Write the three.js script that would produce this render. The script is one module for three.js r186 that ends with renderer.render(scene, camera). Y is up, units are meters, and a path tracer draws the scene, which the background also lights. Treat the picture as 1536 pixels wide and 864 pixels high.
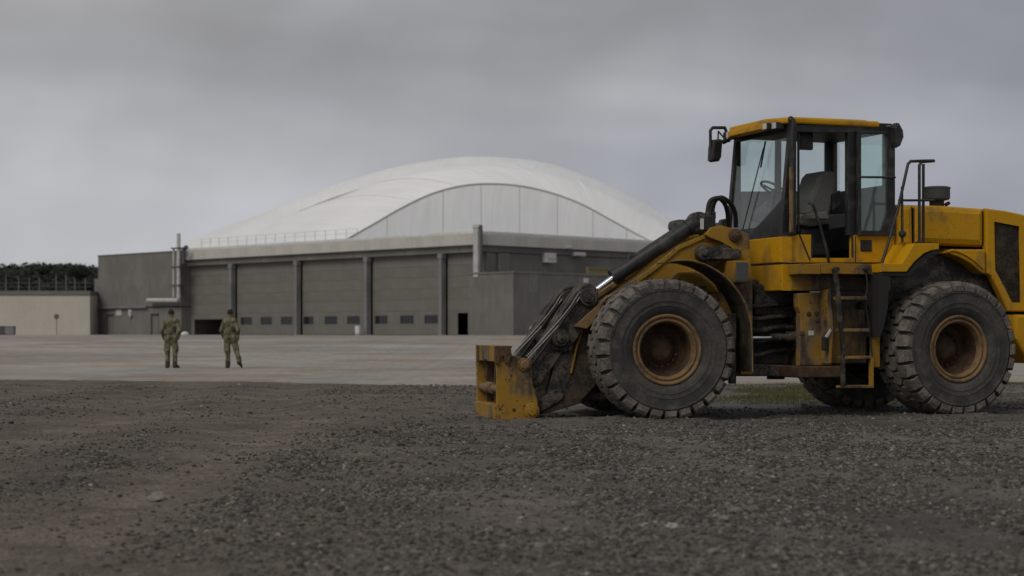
import * as THREE from 'three';
import { mergeGeometries, mergeVertices } from 'three/addons/utils/BufferGeometryUtils.js';
import { RoundedBoxGeometry } from 'three/addons/geometries/RoundedBoxGeometry.js';
import { MarchingCubes } from 'three/addons/objects/MarchingCubes.js';

// ---------------------------------------------------------------- camera, sky, sun, exposure
const FOCAL = 2600, CX = 768, HORIZON = 500, EYE = 1.066;
const scene = new THREE.Scene();
const camera = new THREE.PerspectiveCamera(2 * Math.atan(432 / FOCAL) * 180 / Math.PI, 1536 / 864, 0.5, 5000);
camera.position.set(0, EYE, 0);
camera.lookAt(0, EYE, -10);
camera.setViewOffset(1536, 864, 0, -(HORIZON - 432), 1536, 864);
camera.focus = 21; camera.userData.fStop = 2.2;
camera.updateProjectionMatrix();

const renderer = new THREE.WebGLRenderer({ antialias: true });
renderer.toneMapping = THREE.LinearToneMapping;
renderer.toneMappingExposure = 1.45;
renderer.shadowMap.enabled = true;

const rng = (seed) => () => { seed |= 0; seed = seed + 0x6D2B79F5 | 0; let t = Math.imul(seed ^ seed >>> 15, 1 | seed); t = t + Math.imul(t ^ t >>> 7, 61 | t) ^ t; return ((t ^ t >>> 14) >>> 0) / 4294967296; };
const hash = (x, y, s) => { let h = Math.imul(x, 374761393) ^ Math.imul(y, 668265263) ^ Math.imul(s, 2147483647 ^ 0x5bd1e995); h = Math.imul(h ^ h >>> 13, 1274126177); h = Math.imul(h ^ h >>> 16, 0x85ebca6b); return ((h ^ h >>> 15) >>> 0) / 4294967296; };
const NT = new Float32Array(4096), NP = new Uint16Array(4096); { const r = rng(4242); for (let i = 0; i < 4096; i++) { NT[i] = r(); NP[i] = Math.floor(r() * 4096); } }
function vnoise(x, y, px, py, s) {                     // value noise with a period in cells
  const xi = Math.floor(x), yi = Math.floor(y), fx = x - xi, fy = y - yi;
  const ux = fx * fx * fx * (fx * (fx * 6 - 15) + 10), uy = fy * fy * fy * (fy * (fy * 6 - 15) + 10);
  let x0 = xi % px, y0 = yi % py; if (x0 < 0) x0 += px; if (y0 < 0) y0 += py;
  const x1 = x0 + 1 === px ? 0 : x0 + 1, y1 = y0 + 1 === py ? 0 : y0 + 1, q = s * 131;
  const p0 = NP[(x0 + q) & 4095], p1 = NP[(x1 + q) & 4095], a = NT[(p0 + y0) & 4095], b = NT[(p1 + y0) & 4095], c = NT[(p0 + y1) & 4095], d = NT[(p1 + y1) & 4095];
  return a + (b - a) * ux + (c - a) * uy + (a - b - c + d) * ux * uy;
}
function fbm(x, y, p, o, s, py = p) { let v = 0, a = 0.5, t = 0; for (let i = 0; i < o; i++) { v += a * vnoise(x, y, p, py, s + i * 17); t += a; x *= 2; y *= 2; p *= 2; py *= 2; a *= 0.5; } return v / t; }
const free = (x, y, o, s) => fbm(x, y, 65536, o, s);
const sstep = (a, b, x) => { const t = Math.min(1, Math.max(0, (x - a) / (b - a))); return t * t * (3 - 2 * t); };
const lerp = (a, b, t) => a + (b - a) * t;

{ // overcast sky: an even grey deck, brighter low down, with soft bands of cloud
  const W = 2048, H = 1024, d = new Float32Array(W * H * 4);
  for (let j = 0; j < H; j++) {
    const el = ((j + 0.5) / H - 0.5) * Math.PI, deg = el * 180 / Math.PI;
    for (let i = 0; i < W; i++) {
      const az = i / W, k = (j * W + i) * 4, e = Math.max(0, deg);
      if (deg < -2) { d[k] = d[k + 1] = d[k + 2] = 0.28; d[k + 3] = 1; continue; }
      const wob = free(az * 22 + 40, e * 0.34 + az * 9 + 7, 4, 3), wide = free(az * 9 + 11, e * 0.13 + 3 + az * 4, 3, 9);
      let L = lerp(0.345, 0.205, sstep(2.5, 14, deg + 3.6 * Math.sin(18.85 * (az - 0.25)) + (wob - 0.5) * 9 + (wide - 0.5) * 6));
      L *= 0.80 + 0.12 * free(az * 60, e * 0.7 + az * 30, 4, 21) + 0.28 * free(az * 80 + 3, e * 0.30 - az * 20 + 60, 5, 23);
      const cool = 0.5 + 0.5 * Math.sin(18.85 * (az - 0.25)) + (free(az * 15 + 5, e * 0.22 - az * 7 + 5, 3, 31) - 0.5);
      if (deg < 0) L = 0.28;
      d[k] = L * lerp(1.0, 0.95, cool); d[k + 1] = L * lerp(0.995, 0.985, cool); d[k + 2] = L * lerp(1.005, 1.12, cool); d[k + 3] = 1;
    }
  }
  const t = new THREE.DataTexture(d, W, H, THREE.RGBAFormat, THREE.FloatType);
  t.mapping = THREE.EquirectangularReflectionMapping; t.magFilter = t.minFilter = THREE.LinearFilter; t.wrapS = THREE.RepeatWrapping; t.needsUpdate = true;
  scene.background = t; scene.environment = t;
}
const sun = new THREE.DirectionalLight(0xfff6ea, 0.95);
sun.position.set(-22, 40, 8); sun.target.position.set(2, 0, -24);
sun.castShadow = true; sun.shadow.radius = 60; sun.shadow.mapSize.set(2048, 2048);
Object.assign(sun.shadow.camera, { left: -70, right: 70, top: 70, bottom: -70, near: 1, far: 300 });
scene.add(sun, sun.target);

// ---------------------------------------------------------------- helpers
const V3 = (x, y, z) => new THREE.Vector3(x, y, z);
const taken = {};
const numbered = (n) => { const k = taken[n] = (taken[n] ?? -1) + 1; return k ? n + '_' + String(k).padStart(3, '0') : n; };
function tag(o, label, category, group, kind) { Object.assign(o.userData, { label, category }); if (group) o.userData.group = group; if (kind) o.userData.kind = kind; return o; }
function shade(o) { o.traverse((m) => { if (m.isMesh) { m.castShadow = m.receiveShadow = true; } }); return o; }
function thing(name, pos, turn, label, category, group) { const g = new THREE.Group(); g.name = numbered(name); g.position.copy(pos); g.rotation.y = turn; tag(g, label, category, group); scene.add(g); return g; }
function structure(name, geo, mat, label, category) { const m = new THREE.Mesh(geo, mat); m.name = numbered(name); m.userData = { label, category, kind: 'structure' }; m.castShadow = m.receiveShadow = true; scene.add(m); return m; }
function mesh(name, geo, mat, parent) { const m = new THREE.Mesh(geo, mat); m.name = name; m.castShadow = m.receiveShadow = true; parent.add(m); return m; }
// texture coordinates in metres from the face that each triangle points to
function boxUV(g) {
  g = g.index ? g.toNonIndexed() : g;
  const p = g.attributes.position, n = p.count, uv = new Float32Array(n * 2), a = V3(), b = V3(), c = V3();
  for (let i = 0; i < n; i += 3) {
    a.fromBufferAttribute(p, i); b.fromBufferAttribute(p, i + 1); c.fromBufferAttribute(p, i + 2);
    const f = b.clone().sub(a).cross(c.clone().sub(a)), x = Math.abs(f.x), y = Math.abs(f.y), z = Math.abs(f.z);
    for (let k = 0; k < 3; k++) {
      const q = [a, b, c][k];
      uv[(i + k) * 2] = z >= x && z >= y ? q.x : x >= y ? q.z + 0.37 : q.x + 0.61;
      uv[(i + k) * 2 + 1] = z >= x && z >= y ? q.y : x >= y ? q.y : q.z + 0.23;
    }
  }
  g.setAttribute('uv', new THREE.BufferAttribute(uv, 2));
  for (const k of Object.keys(g.attributes)) if (!['position', 'normal', 'uv'].includes(k)) g.deleteAttribute(k);
  return g;
}
const join = (...gs) => boxUV(mergeGeometries(gs.flat().map((g) => { g = g.index ? g.toNonIndexed() : g.clone(); for (const k of Object.keys(g.attributes)) if (!['position', 'normal'].includes(k)) g.deleteAttribute(k); return g; })));
const shapeOf = (pts, holes = []) => { const s = new THREE.Shape(pts.map(([x, y]) => new THREE.Vector2(x, y))); for (const h of holes) s.holes.push(new THREE.Path(h.map(([x, y]) => new THREE.Vector2(x, y)))); return s; };
function prism(pts, depth, bevel, holes) {
  const g = new THREE.ExtrudeGeometry(shapeOf(pts, holes), { depth: depth - 2 * bevel, bevelEnabled: bevel > 0, bevelSize: bevel, bevelThickness: bevel, bevelOffset: -bevel, bevelSegments: 2, curveSegments: 8 });
  return g.translate(0, 0, bevel);
}
const slab = (pts, w0, w1, bevel = 0.008, holes) => prism(pts, w1 - w0, bevel, holes).translate(0, 0, w0);                                                    // (u, v) outline, depth along w
const slabU = (pts, u0, u1, bevel = 0.008, holes) => prism(pts.map(([w, v]) => [-w, v]), u1 - u0, bevel, holes?.map((h) => h.map(([w, v]) => [-w, v]))).translate(0, 0, u0).rotateY(Math.PI / 2);
const slabV = (pts, v0, v1, bevel = 0.008, holes) => prism(pts.map(([u, w]) => [u, -w]), v1 - v0, bevel, holes?.map((h) => h.map(([u, w]) => [u, -w]))).translate(0, 0, v0).rotateX(-Math.PI / 2);
const box = (u0, u1, v0, v1, w0, w1, r = 0.008) => { const a = Math.abs(u1 - u0), b = Math.abs(v1 - v0), c = Math.abs(w1 - w0); const g = r > 0 ? new RoundedBoxGeometry(a, b, c, 1, Math.min(r, a / 2.2, b / 2.2, c / 2.2)) : new THREE.BoxGeometry(a, b, c); return g.translate((u0 + u1) / 2, (v0 + v1) / 2, (w0 + w1) / 2); };
function rod(a, b, r0, r1 = r0, seg = 14) { const d = b.clone().sub(a), g = new THREE.CylinderGeometry(r1, r0, d.length(), seg); g.applyQuaternion(new THREE.Quaternion().setFromUnitVectors(V3(0, 1, 0), d.normalize())); return g.translate((a.x + b.x) / 2, (a.y + b.y) / 2, (a.z + b.z) / 2); }
const hose = (pts, r, n = 24, seg = 8) => new THREE.TubeGeometry(new THREE.CatmullRomCurve3(pts), n, r, seg);
function pipe(pts, r, seg = 8) { const p = new THREE.CurvePath(); for (let i = 1; i < pts.length; i++) p.add(new THREE.LineCurve3(pts[i - 1], pts[i])); const out = []; for (let i = 1; i < pts.length; i++) out.push(rod(pts[i - 1], pts[i], r, r, seg)); for (let i = 1; i < pts.length - 1; i++) out.push(new THREE.SphereGeometry(r * 1.02, seg, 6).translate(pts[i].x, pts[i].y, pts[i].z)); return mergeGeometries(out.map((g) => g.toNonIndexed())); }
const disc = (u, v, w0, w1, r, seg = 24) => { const c = Math.min(0.012, r * 0.15); return new THREE.LatheGeometry([[0, 0], [r - c, 0], [r, c], [r, w1 - w0 - c], [r - c, w1 - w0], [0, w1 - w0]].map(([x, y]) => new THREE.Vector2(x, y)), seg).rotateX(Math.PI / 2).translate(u, v, w0); };
// a bone shaped plate between two pins
function link(a, b, ra, rb, w0, w1, bevel = 0.015) {
  const t = Math.atan2(b[1] - a[1], b[0] - a[0]), pts = [];
  for (let i = 0; i <= 10; i++) { const q = t + Math.PI / 2 + Math.PI * i / 10; pts.push([a[0] + ra * Math.cos(q), a[1] + ra * Math.sin(q)]); }
  for (let i = 0; i <= 10; i++) { const q = t - Math.PI / 2 + Math.PI * i / 10; pts.push([b[0] + rb * Math.cos(q), b[1] + rb * Math.sin(q)]); }
  return slab(pts, w0, w1, bevel);
}
// a frame that stands on the ground: u along it, v up, w out of its face; at() finds where a line of sight meets the plane w
function makeFrame(x, z, turn) {
  const f = { O: V3(x, 0, z), turn, U: V3(Math.cos(turn), 0, -Math.sin(turn)), N: V3(Math.sin(turn), 0, Math.cos(turn)) };
  f.at = (px, py, w = 0) => {
    const r = V3((px - CX) / FOCAL, (HORIZON - py) / FOCAL, -1), c = V3(0, EYE, 0);
    const k = (w + f.N.dot(f.O.clone().sub(c))) / f.N.dot(r), q = c.addScaledVector(r, k);
    return [f.U.dot(q.clone().sub(f.O)), q.y];
  };
  f.pts = (w, list) => list.map(([x1, y1]) => f.at(x1, y1, w));
  f.v3 = (px, py, w) => { const [a, b] = f.at(px, py, w); return V3(a, b, w); };
  return f;
}
const seen = (px, py, d) => V3((px - CX) / FOCAL * d, EYE + (HORIZON - py) / FOCAL * d, -d);

// ---------------------------------------------------------------- textures and materials
const GAM = new Float32Array(4097); for (let i = 0; i <= 4096; i++) { const c = (i / 4096) ** 2; GAM[i] = 255 * (c <= 0.0031308 ? 12.92 * c : 1.055 * Math.pow(c, 1 / 2.4) - 0.055); }
const toS = (c) => GAM[Math.round(Math.sqrt(c < 0 ? 0 : c > 1 ? 1 : c) * 4096)];
function tex(n, metres, fn, srgb = true) {
  const d = new Uint8Array(n * n * 4);
  for (let j = 0; j < n; j++) for (let i = 0; i < n; i++) {
    const r = fn(i / n, j / n), k = (j * n + i) * 4;
    if (typeof r === 'number') { d[k] = d[k + 1] = d[k + 2] = Math.max(0, Math.min(255, r * 255)); } else { for (let q = 0; q < 3; q++) d[k + q] = Math.max(0, Math.min(255, toS(r[q]))); }
    d[k + 3] = 255;
  }
  const t = new THREE.DataTexture(d, n, n); t.wrapS = t.wrapT = THREE.RepeatWrapping; t.magFilter = THREE.LinearFilter; t.minFilter = THREE.LinearMipmapLinearFilter; t.generateMipmaps = true;
  if (srgb) t.colorSpace = THREE.SRGBColorSpace; t.repeat.set(1 / metres, 1 / metres); t.needsUpdate = true; return t;
}
const mix3 = (a, b, t) => [lerp(a[0], b[0], t), lerp(a[1], b[1], t), lerp(a[2], b[2], t)];
const mulc = (a, k) => a.map((x) => x * k);
const fineBump = tex(512, 0.5, (x, y) => 0.6 * fbm(x * 24, y * 24, 24, 4, 3) + 0.4 * fbm(x * 90, y * 90, 90, 2, 8), false);
// worn machine paint: dust film in patches, grease, chips and rust
function paintTex(base, seed, wear) {
  return tex(1024, 2, (x, y) => {
    const big = fbm(x * 5, y * 5, 5, 5, seed), mid = fbm(x * 16, y * 16, 16, 4, seed + 5), fine = fbm(x * 120, y * 120, 120, 3, seed + 9), run = fbm(x * 40, y * 9, 40, 4, seed + 13, 9);
    let c = mulc(base, 0.86 + 0.22 * mid + 0.1 * (fine - 0.5));
    c = mix3(c, [0.15, 0.115, 0.075], Math.min(0.95, sstep(0.62 - 0.12 * wear, 0.78, big + 0.15 * (mid - 0.5)) * 0.62 * wear));
    c = mix3(c, [0.05, 0.033, 0.02], Math.min(0.95, sstep(0.62 - 0.08 * wear, 0.80, run * 0.35 + big * 0.65) * 0.6 * wear));
    c = mix3(c, [0.075, 0.032, 0.014], Math.min(0.95, sstep(0.66, 0.72, fine * 0.55 + mid * 0.45) * 0.85 * wear));
    c = mix3(c, [0.2, 0.19, 0.17], sstep(0.72, 0.76, fbm(x * 150, y * 60, 150, 2, seed + 31, 60)) * 0.3 * Math.min(1, wear));
    return c;
  });
}
const std = (o) => new THREE.MeshStandardMaterial(o);
const YEL = [0.55, 0.285, 0.004];
const M = {
  yellow: new THREE.MeshPhysicalMaterial({ map: paintTex(YEL, 11, 0.55), roughness: 0.5, specularIntensity: 0.45, bumpMap: fineBump, bumpScale: 0.0012 }),
  yellowWorn: new THREE.MeshPhysicalMaterial({ specularIntensity: 0.5, map: paintTex([0.31, 0.172, 0.018], 47, 1.7), roughness: 0.62, bumpMap: fineBump, bumpScale: 0.003 }),
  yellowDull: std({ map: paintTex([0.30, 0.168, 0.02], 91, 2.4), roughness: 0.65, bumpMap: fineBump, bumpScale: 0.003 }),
  rust: std({ map: tex(512, 0.8, (x, y) => { const a = fbm(x * 8, y * 8, 8, 5, 5), b = fbm(x * 60, y * 60, 60, 3, 6); return mix3([0.036, 0.021, 0.012], [0.095, 0.055, 0.028], sstep(0.3, 0.7, a * 0.6 + b * 0.4)); }), roughness: 0.85, bumpMap: fineBump, bumpScale: 0.004 }),
  rim: std({ map: tex(512, 0.8, (x, y) => { const a = fbm(x * 7, y * 7, 7, 5, 15), b = fbm(x * 50, y * 50, 50, 3, 16); let c = mix3([0.20, 0.118, 0.042], [0.10, 0.058, 0.028], sstep(0.35, 0.65, a)); return mulc(mix3(c, [0.14, 0.118, 0.09], sstep(0.5, 0.75, b) * 0.6), 0.9 + 0.2 * b); }), roughness: 0.75, bumpMap: fineBump, bumpScale: 0.003 }),
  black: std({ map: tex(512, 1, (x, y) => { const a = fbm(x * 9, y * 9, 9, 5, 25), b = fbm(x * 70, y * 70, 70, 3, 26); return mix3([0.014, 0.014, 0.015], [0.05, 0.046, 0.04], sstep(0.45, 0.75, a * 0.7 + b * 0.3)); }), roughness: 0.5 }),
  grease: std({ map: tex(512, 1, (x, y) => { const a = fbm(x * 8, y * 8, 8, 5, 35), b = fbm(x * 50, y * 50, 50, 3, 36); return mix3([0.012, 0.011, 0.010], [0.10, 0.082, 0.062], sstep(0.42, 0.74, a * 0.6 + b * 0.4)); }), roughness: 0.6, bumpMap: fineBump, bumpScale: 0.006 }),
  rubber: std({ map: tex(1024, 1, (x, y) => { const a = fbm(x * 7, y * 7, 7, 5, 45), b = fbm(x * 70, y * 70, 70, 3, 46), c = fbm(x * 12, y * 40, 12, 3, 47, 40); return mix3([0.034, 0.033, 0.031], [0.092, 0.084, 0.073], sstep(0.3, 0.85, a * 0.5 + b * 0.3 + c * 0.2)); }), roughness: 0.86, bumpMap: fineBump, bumpScale: 0.004 }),
  tread: std({ map: tex(1024, 1, (x, y) => { const a = fbm(x * 8, y * 8, 8, 5, 55), b = fbm(x * 80, y * 80, 80, 3, 56); return mix3([0.066, 0.06, 0.053], [0.205, 0.18, 0.15], sstep(0.3, 0.75, a * 0.55 + b * 0.45)); }), roughness: 0.92, bumpMap: fineBump, bumpScale: 0.008 }),
  hose: std({ color: new THREE.Color().setRGB(0.016, 0.016, 0.016), roughness: 0.75 }),
  chrome: std({ color: new THREE.Color().setRGB(0.75, 0.77, 0.8), roughness: 0.18, metalness: 1 }),
  steel: std({ color: new THREE.Color().setRGB(0.34, 0.33, 0.31), roughness: 0.5, metalness: 0.6 }),
  seat: std({ map: tex(256, 0.4, (x, y) => mulc([0.17, 0.165, 0.15], 0.75 + 0.5 * fbm(x * 30, y * 30, 30, 3, 61))), roughness: 0.95 }),
  cabGrey: std({ color: new THREE.Color().setRGB(0.06, 0.062, 0.064), roughness: 0.7 }),
  glass: new THREE.MeshPhysicalMaterial({ color: new THREE.Color().setRGB(0.93, 0.98, 0.965), transmission: 1, thickness: 0, roughness: 0.03, ior: 1.5 }),
  dustyGlass: new THREE.MeshPhysicalMaterial({ color: new THREE.Color().setRGB(0.86, 0.95, 0.93), transmission: 0.95, thickness: 0, roughness: 0.06, ior: 1.5 }),
  lens: std({ color: new THREE.Color().setRGB(0.55, 0.55, 0.53), roughness: 0.2 }),
  label: std({ color: new THREE.Color().setRGB(0.5, 0.5, 0.47), roughness: 0.6 }),
  orange: std({ color: new THREE.Color().setRGB(0.22, 0.055, 0.02), roughness: 0.6 }),
  trim: std({ color: new THREE.Color().setRGB(0.11, 0.112, 0.112), roughness: 0.8 }),
  darkBrown: std({ map: tex(512, 1, (x, y) => { const a = fbm(x * 7, y * 7, 7, 5, 85), b = fbm(x * 40, y * 40, 40, 3, 86); return mix3([0.018, 0.014, 0.010], [0.075, 0.055, 0.034], sstep(0.35, 0.75, a * 0.6 + b * 0.4)); }), roughness: 0.85, bumpMap: fineBump, bumpScale: 0.005 }),  // mottled dark brown for front mudguards, arm ends and louvres
  mesh: std({ map: tex(512, 0.25, (x, y) => { const h = Math.abs(((x * 16) % 1) - 0.5) < 0.3 && Math.abs(((y * 16) % 1) - 0.5) < 0.3; return h ? [0.012, 0.011, 0.01] : [0.10, 0.082, 0.058]; }), roughness: 0.7, metalness: 0.2 }),
};
const concreteTex = (a, b, seed, m = 8) => tex(1024, m, (x, y) => {
  const big = fbm(x * 5, y * 5, 5, 5, seed), run = fbm(x * 40, y * 4, 40, 4, seed + 3, 4), fine = fbm(x * 130, y * 130, 130, 3, seed + 6);
  return mulc(mix3(a, b, sstep(0.3, 0.72, big * 0.6 + run * 0.4)), 0.9 + 0.2 * fine);
});
const B = {
  fascia: std({ map: concreteTex([0.44, 0.43, 0.40], [0.50, 0.49, 0.455], 101), roughness: 0.9 }),
  lip: std({ map: concreteTex([0.55, 0.55, 0.54], [0.64, 0.64, 0.63], 107), roughness: 0.8 }),
  concrete: std({ map: concreteTex([0.145, 0.141, 0.132], [0.185, 0.18, 0.168], 113), roughness: 0.92, bumpMap: fineBump, bumpScale: 0.01 }),
  doorA: std({ map: concreteTex([0.142, 0.137, 0.122], [0.166, 0.16, 0.145], 121, 6), roughness: 0.7 }),
  doorB: std({ map: concreteTex([0.148, 0.143, 0.128], [0.17, 0.165, 0.15], 123, 6), roughness: 0.7 }),
  column: std({ map: concreteTex([0.15, 0.155, 0.16], [0.2, 0.205, 0.21], 127), roughness: 0.7 }),
  darkGlass: std({ color: new THREE.Color().setRGB(0.018, 0.02, 0.022), roughness: 0.12 }),
  frame: std({ color: new THREE.Color().setRGB(0.07, 0.07, 0.07), roughness: 0.6 }),
  duct: std({ map: concreteTex([0.44, 0.44, 0.435], [0.56, 0.56, 0.55], 131, 3), roughness: 0.45, metalness: 0.25 }),
  membrane: std({ map: tex(1024, 24, (x, y) => { const a = fbm(x * 5, y * 5, 5, 5, 141), r = fbm(x * 50, y * 5, 50, 4, 143, 5); return mulc([0.82, 0.835, 0.85], 0.86 + 0.2 * (a * 0.5 + r * 0.5)); }), roughness: 0.55, side: THREE.DoubleSide }),
  lunette: std({ map: tex(512, 18, (x, y) => { const a = fbm(x * 6, y * 6, 6, 5, 151), r = fbm(x * 50, y * 4, 50, 4, 153, 4); return mulc([0.80, 0.825, 0.855], 0.87 + 0.26 * (a * 0.5 + r * 0.5)); }), roughness: 0.6, side: THREE.DoubleSide }),
  seam: std({ color: new THREE.Color().setRGB(0.46, 0.47, 0.48), roughness: 0.7 }),
  whiteWall: std({ map: concreteTex([0.455, 0.435, 0.385], [0.495, 0.475, 0.425], 161), roughness: 0.9 }),
  white: std({ color: new THREE.Color().setRGB(0.62, 0.62, 0.62), roughness: 0.5 }),
};

// ---------------------------------------------------------------- ground
const rise = (d) => 0.88 * sstep(56, 162, d);                     // the apron climbs gently to the hangar
const EDGE = [[-60, 52], [-30, 46], [-11.9, 40.2], [-6.2, 38.6], [-0.93, 35.6], [5, 36.4], [12, 38.4], [30, 42], [60, 44]];
function edgeAt(x) { let i = 1; while (i < EDGE.length - 1 && x > EDGE[i][0]) i++; const [a, b] = EDGE[i - 1], [c, e] = EDGE[i]; return b + (e - b) * Math.min(1.2, Math.max(-0.2, (x - a) / (c - a))); }
const track = (x, d) => { const u = x + 0.05 * d + 1.2 * (free(d * 0.10, 3, 2, 5) - 0.5); return Math.max(Math.exp(-(((u + 2.3) / 0.55) ** 2)), Math.exp(-(((u + 4.4) / 0.6) ** 2)), 0.8 * Math.exp(-(((u + 7.2) / 0.7) ** 2))); };   // wheel ruts
const stony = (x, d) => Math.min(1, Math.max(0.08, 0.22 + 0.78 * sstep(0.25, 0.75, free(x * 0.35 + 9, d * 0.22 + 4, 4, 71) * 0.7 + 0.3 * sstep(-6, 4, x)) - 0.6 * track(x, d))) * (0.12 + 0.88 * sstep(0.34, 0.56, free(x * 1.3 + 17, d * 0.9 + 3, 3, 73)));
const TYRES = [[1.87, 21.83], [1.43, 24.0], [5.6, 23.0], [4.8, 25.1]];
const press = (x, d) => { let h = 0; for (const [a, b] of TYRES) { const q = Math.hypot((x - a) / 1.25, (d - b) / 1.1); h += 0.035 * Math.exp(-(((q - 0.42) / 0.12) ** 2)); } return h; };   // soil squeezed up round the tyres
function gravelHeight(x, d) {
  const near = sstep(0.1, 1.2, edgeAt(x) - d);
  return -0.012 + near * (0.05 * (free(x * 0.5, d * 0.5, 3, 81) - 0.5) + 0.04 * (free(x * 1.9, d * 1.9, 3, 82) - 0.5) - 0.05 * track(x, d)) + press(x, d) + (0.012 + 0.02 * stony(x, d)) * (free(x * 7, d * 7, 3, 83) - 0.5) + 0.016 * (free(x * 26, d * 26, 2, 87) - 0.5);
}
const gravelMap = tex(1024, 2, (x, y) => {
  const a = fbm(x * 6, y * 6, 6, 5, 201), b = fbm(x * 47, y * 47, 47, 3, 203), c = fbm(x * 127, y * 127, 127, 2, 205);
  let k = mix3([0.068, 0.059, 0.049], [0.125, 0.11, 0.094], sstep(0.3, 0.72, a * 0.45 + b * 0.35 + c * 0.2));
  k = mix3(k, [0.20, 0.19, 0.18], sstep(0.70, 0.8, c * 0.6 + b * 0.4) * 0.75);
  return mix3(k, [0.032, 0.03, 0.028], sstep(0.66, 0.76, 1 - c * 0.55 - b * 0.45) * 0.7);
});
const gravelBump = tex(1024, 1.5, (x, y) => 0.5 * fbm(x * 38, y * 38, 38, 3, 211) + 0.5 * fbm(x * 110, y * 110, 110, 2, 213), false);
const gravelMat = std({ map: gravelMap, vertexColors: true, roughness: 0.95, bumpMap: gravelBump, bumpScale: 0.014 });
const mossy = (x, d) => sstep(0.44, 0.62, free(x * 0.6 + 31, d * 0.35 + 8, 4, 91)) * sstep(25, 29, d) * sstep(1.2, 3.4, x);
function gravelColour(x, d) {
  const t = track(x, d), n = free(x * 0.45 + 3, d * 0.3, 4, 95), m = free(x * 1.6, d * 1.1, 3, 97), g = mossy(x, d);
  const m2 = free(x * 5 + 9, d * 4, 3, 98); let c = mulc(mix3([1.03, 0.985, 0.91], [0.97, 0.985, 1.0], sstep(0.3, 0.7, sstep(-5, 5, x) * 0.7 + n * 0.3)), 0.62 + 0.8 * n + 0.6 * (m - 0.5) + 0.5 * (m2 - 0.5));
  c = mix3(c, mulc([1.17, 1.11, 1.04], 0.82 + 0.6 * m), 0.85 * t);
  return mix3(c, [0.98, 1.05, 0.60], 0.65 * g);
}
function sheet(x0, x1, d0, d1, cell, height, colour, clip) {
  const nx = Math.round((x1 - x0) / cell), nd = Math.round((d1 - d0) / cell), N = (nx + 1) * (nd + 1), p = new Float32Array(N * 3), uv = new Float32Array(N * 2), c = colour && new Float32Array(N * 3), idx = [];
  for (let j = 0; j <= nd; j++) for (let i = 0; i <= nx; i++) {
    const x = x0 + (x1 - x0) * i / nx, d = d0 + (d1 - d0) * j / nd, k = j * (nx + 1) + i;
    p.set([x, height(x, d), -d], k * 3); uv.set([x, d], k * 2); if (c) c.set(colour(x, d), k * 3);
  }
  for (let j = 0; j < nd; j++) for (let i = 0; i < nx; i++) { if (clip && !clip(x0 + (x1 - x0) * (i + 0.5) / nx, d0 + (d1 - d0) * (j + 0.5) / nd)) continue; const a = j * (nx + 1) + i, b = a + 1, e = a + nx + 1, f = e + 1; idx.push(a, b, f, a, f, e); }
  const g = new THREE.BufferGeometry(); g.setAttribute('position', new THREE.BufferAttribute(p, 3)); g.setAttribute('uv', new THREE.BufferAttribute(uv, 2)); if (c) g.setAttribute('color', new THREE.BufferAttribute(c, 3)); g.setIndex(idx); g.computeVertexNormals(); return g;
}
structure('ground', sheet(-1500, 1500, -200, 2800, 20, (x, d) => rise(d) - 0.2, null), std({ color: new THREE.Color().setRGB(0.075, 0.07, 0.062), roughness: 1 }), 'flat bare ground that reaches to the horizon', 'ground');
{
  const g1 = sheet(-7, 7, 5, 14, 0.026, gravelHeight, gravelColour);
  const g2 = sheet(-21, 24.5, 14, 45.5, 0.07, gravelHeight, gravelColour, (x, d) => d < edgeAt(x) + 0.3);
  structure('gravel_yard', mergeGeometries([g1, g2]), gravelMat, 'dark trodden gravel yard with stones and wheel ruts', 'gravel');
}
{ // concrete apron with a low broken edge against the gravel
  const nx = 520, nd = 130, p = [], uv = [], c = [], idx = [];
  for (let j = 0; j <= nd; j++) for (let i = 0; i <= nx; i++) {
    const x = -130 + 260 * i / nx, s = Math.pow(Math.max(0, j - 1) / (nd - 1), 1.8), e = edgeAt(x) + 0.9 * (free(x * 0.9, 5, 4, 301) - 0.5), d = e + (240 - e) * s;
    p.push(x, (j === 0 ? -0.15 : 0.006) + rise(d), -d); uv.push(x, d);
    const a = free(x * 0.16, d * 0.10, 4, 305), b = free(x * 0.5 + 7, d * 0.22, 4, 307), st = sstep(0.50, 0.66, free(x * 0.22 + 31, d * 0.3 + 2, 4, 309));
    c.push(...mix3(mulc(mix3([1, 0.995, 0.98], [1.03, 0.97, 0.90], sstep(0.35, 0.6, b)), 0.62 + 0.6 * a), [0.70, 0.58, 0.47], 0.65 * st));
  }
  for (let j = 0; j < nd; j++) for (let i = 0; i < nx; i++) { const a = j * (nx + 1) + i, b = a + 1, e = a + nx + 1, f = e + 1; idx.push(a, b, f, a, f, e); }
  const g = new THREE.BufferGeometry(); g.setAttribute('position', new THREE.Float32BufferAttribute(p, 3)); g.setAttribute('uv', new THREE.Float32BufferAttribute(uv, 2)); g.setAttribute('color', new THREE.Float32BufferAttribute(c, 3)); g.setIndex(idx); g.computeVertexNormals();
  structure('concrete_apron', g, std({ map: concreteTex([0.27, 0.258, 0.238], [0.36, 0.345, 0.32], 311, 5), vertexColors: true, roughness: 0.85 }), 'worn pale concrete apron stained with brown patches', 'pavement');
}
function stoneGeo(seed, detail) {
  const g = mergeVertices(new THREE.IcosahedronGeometry(1, detail).deleteAttribute('normal').deleteAttribute('uv')), r = rng(seed), p = g.attributes.position;
  for (let i = 0; i < p.count; i++) { const k = 0.72 + 0.5 * r(); p.setXYZ(i, p.getX(i) * k, p.getY(i) * k * 0.58, p.getZ(i) * k * 0.8); }
  const q = g.toNonIndexed(); q.computeVertexNormals(); return q;
}
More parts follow.
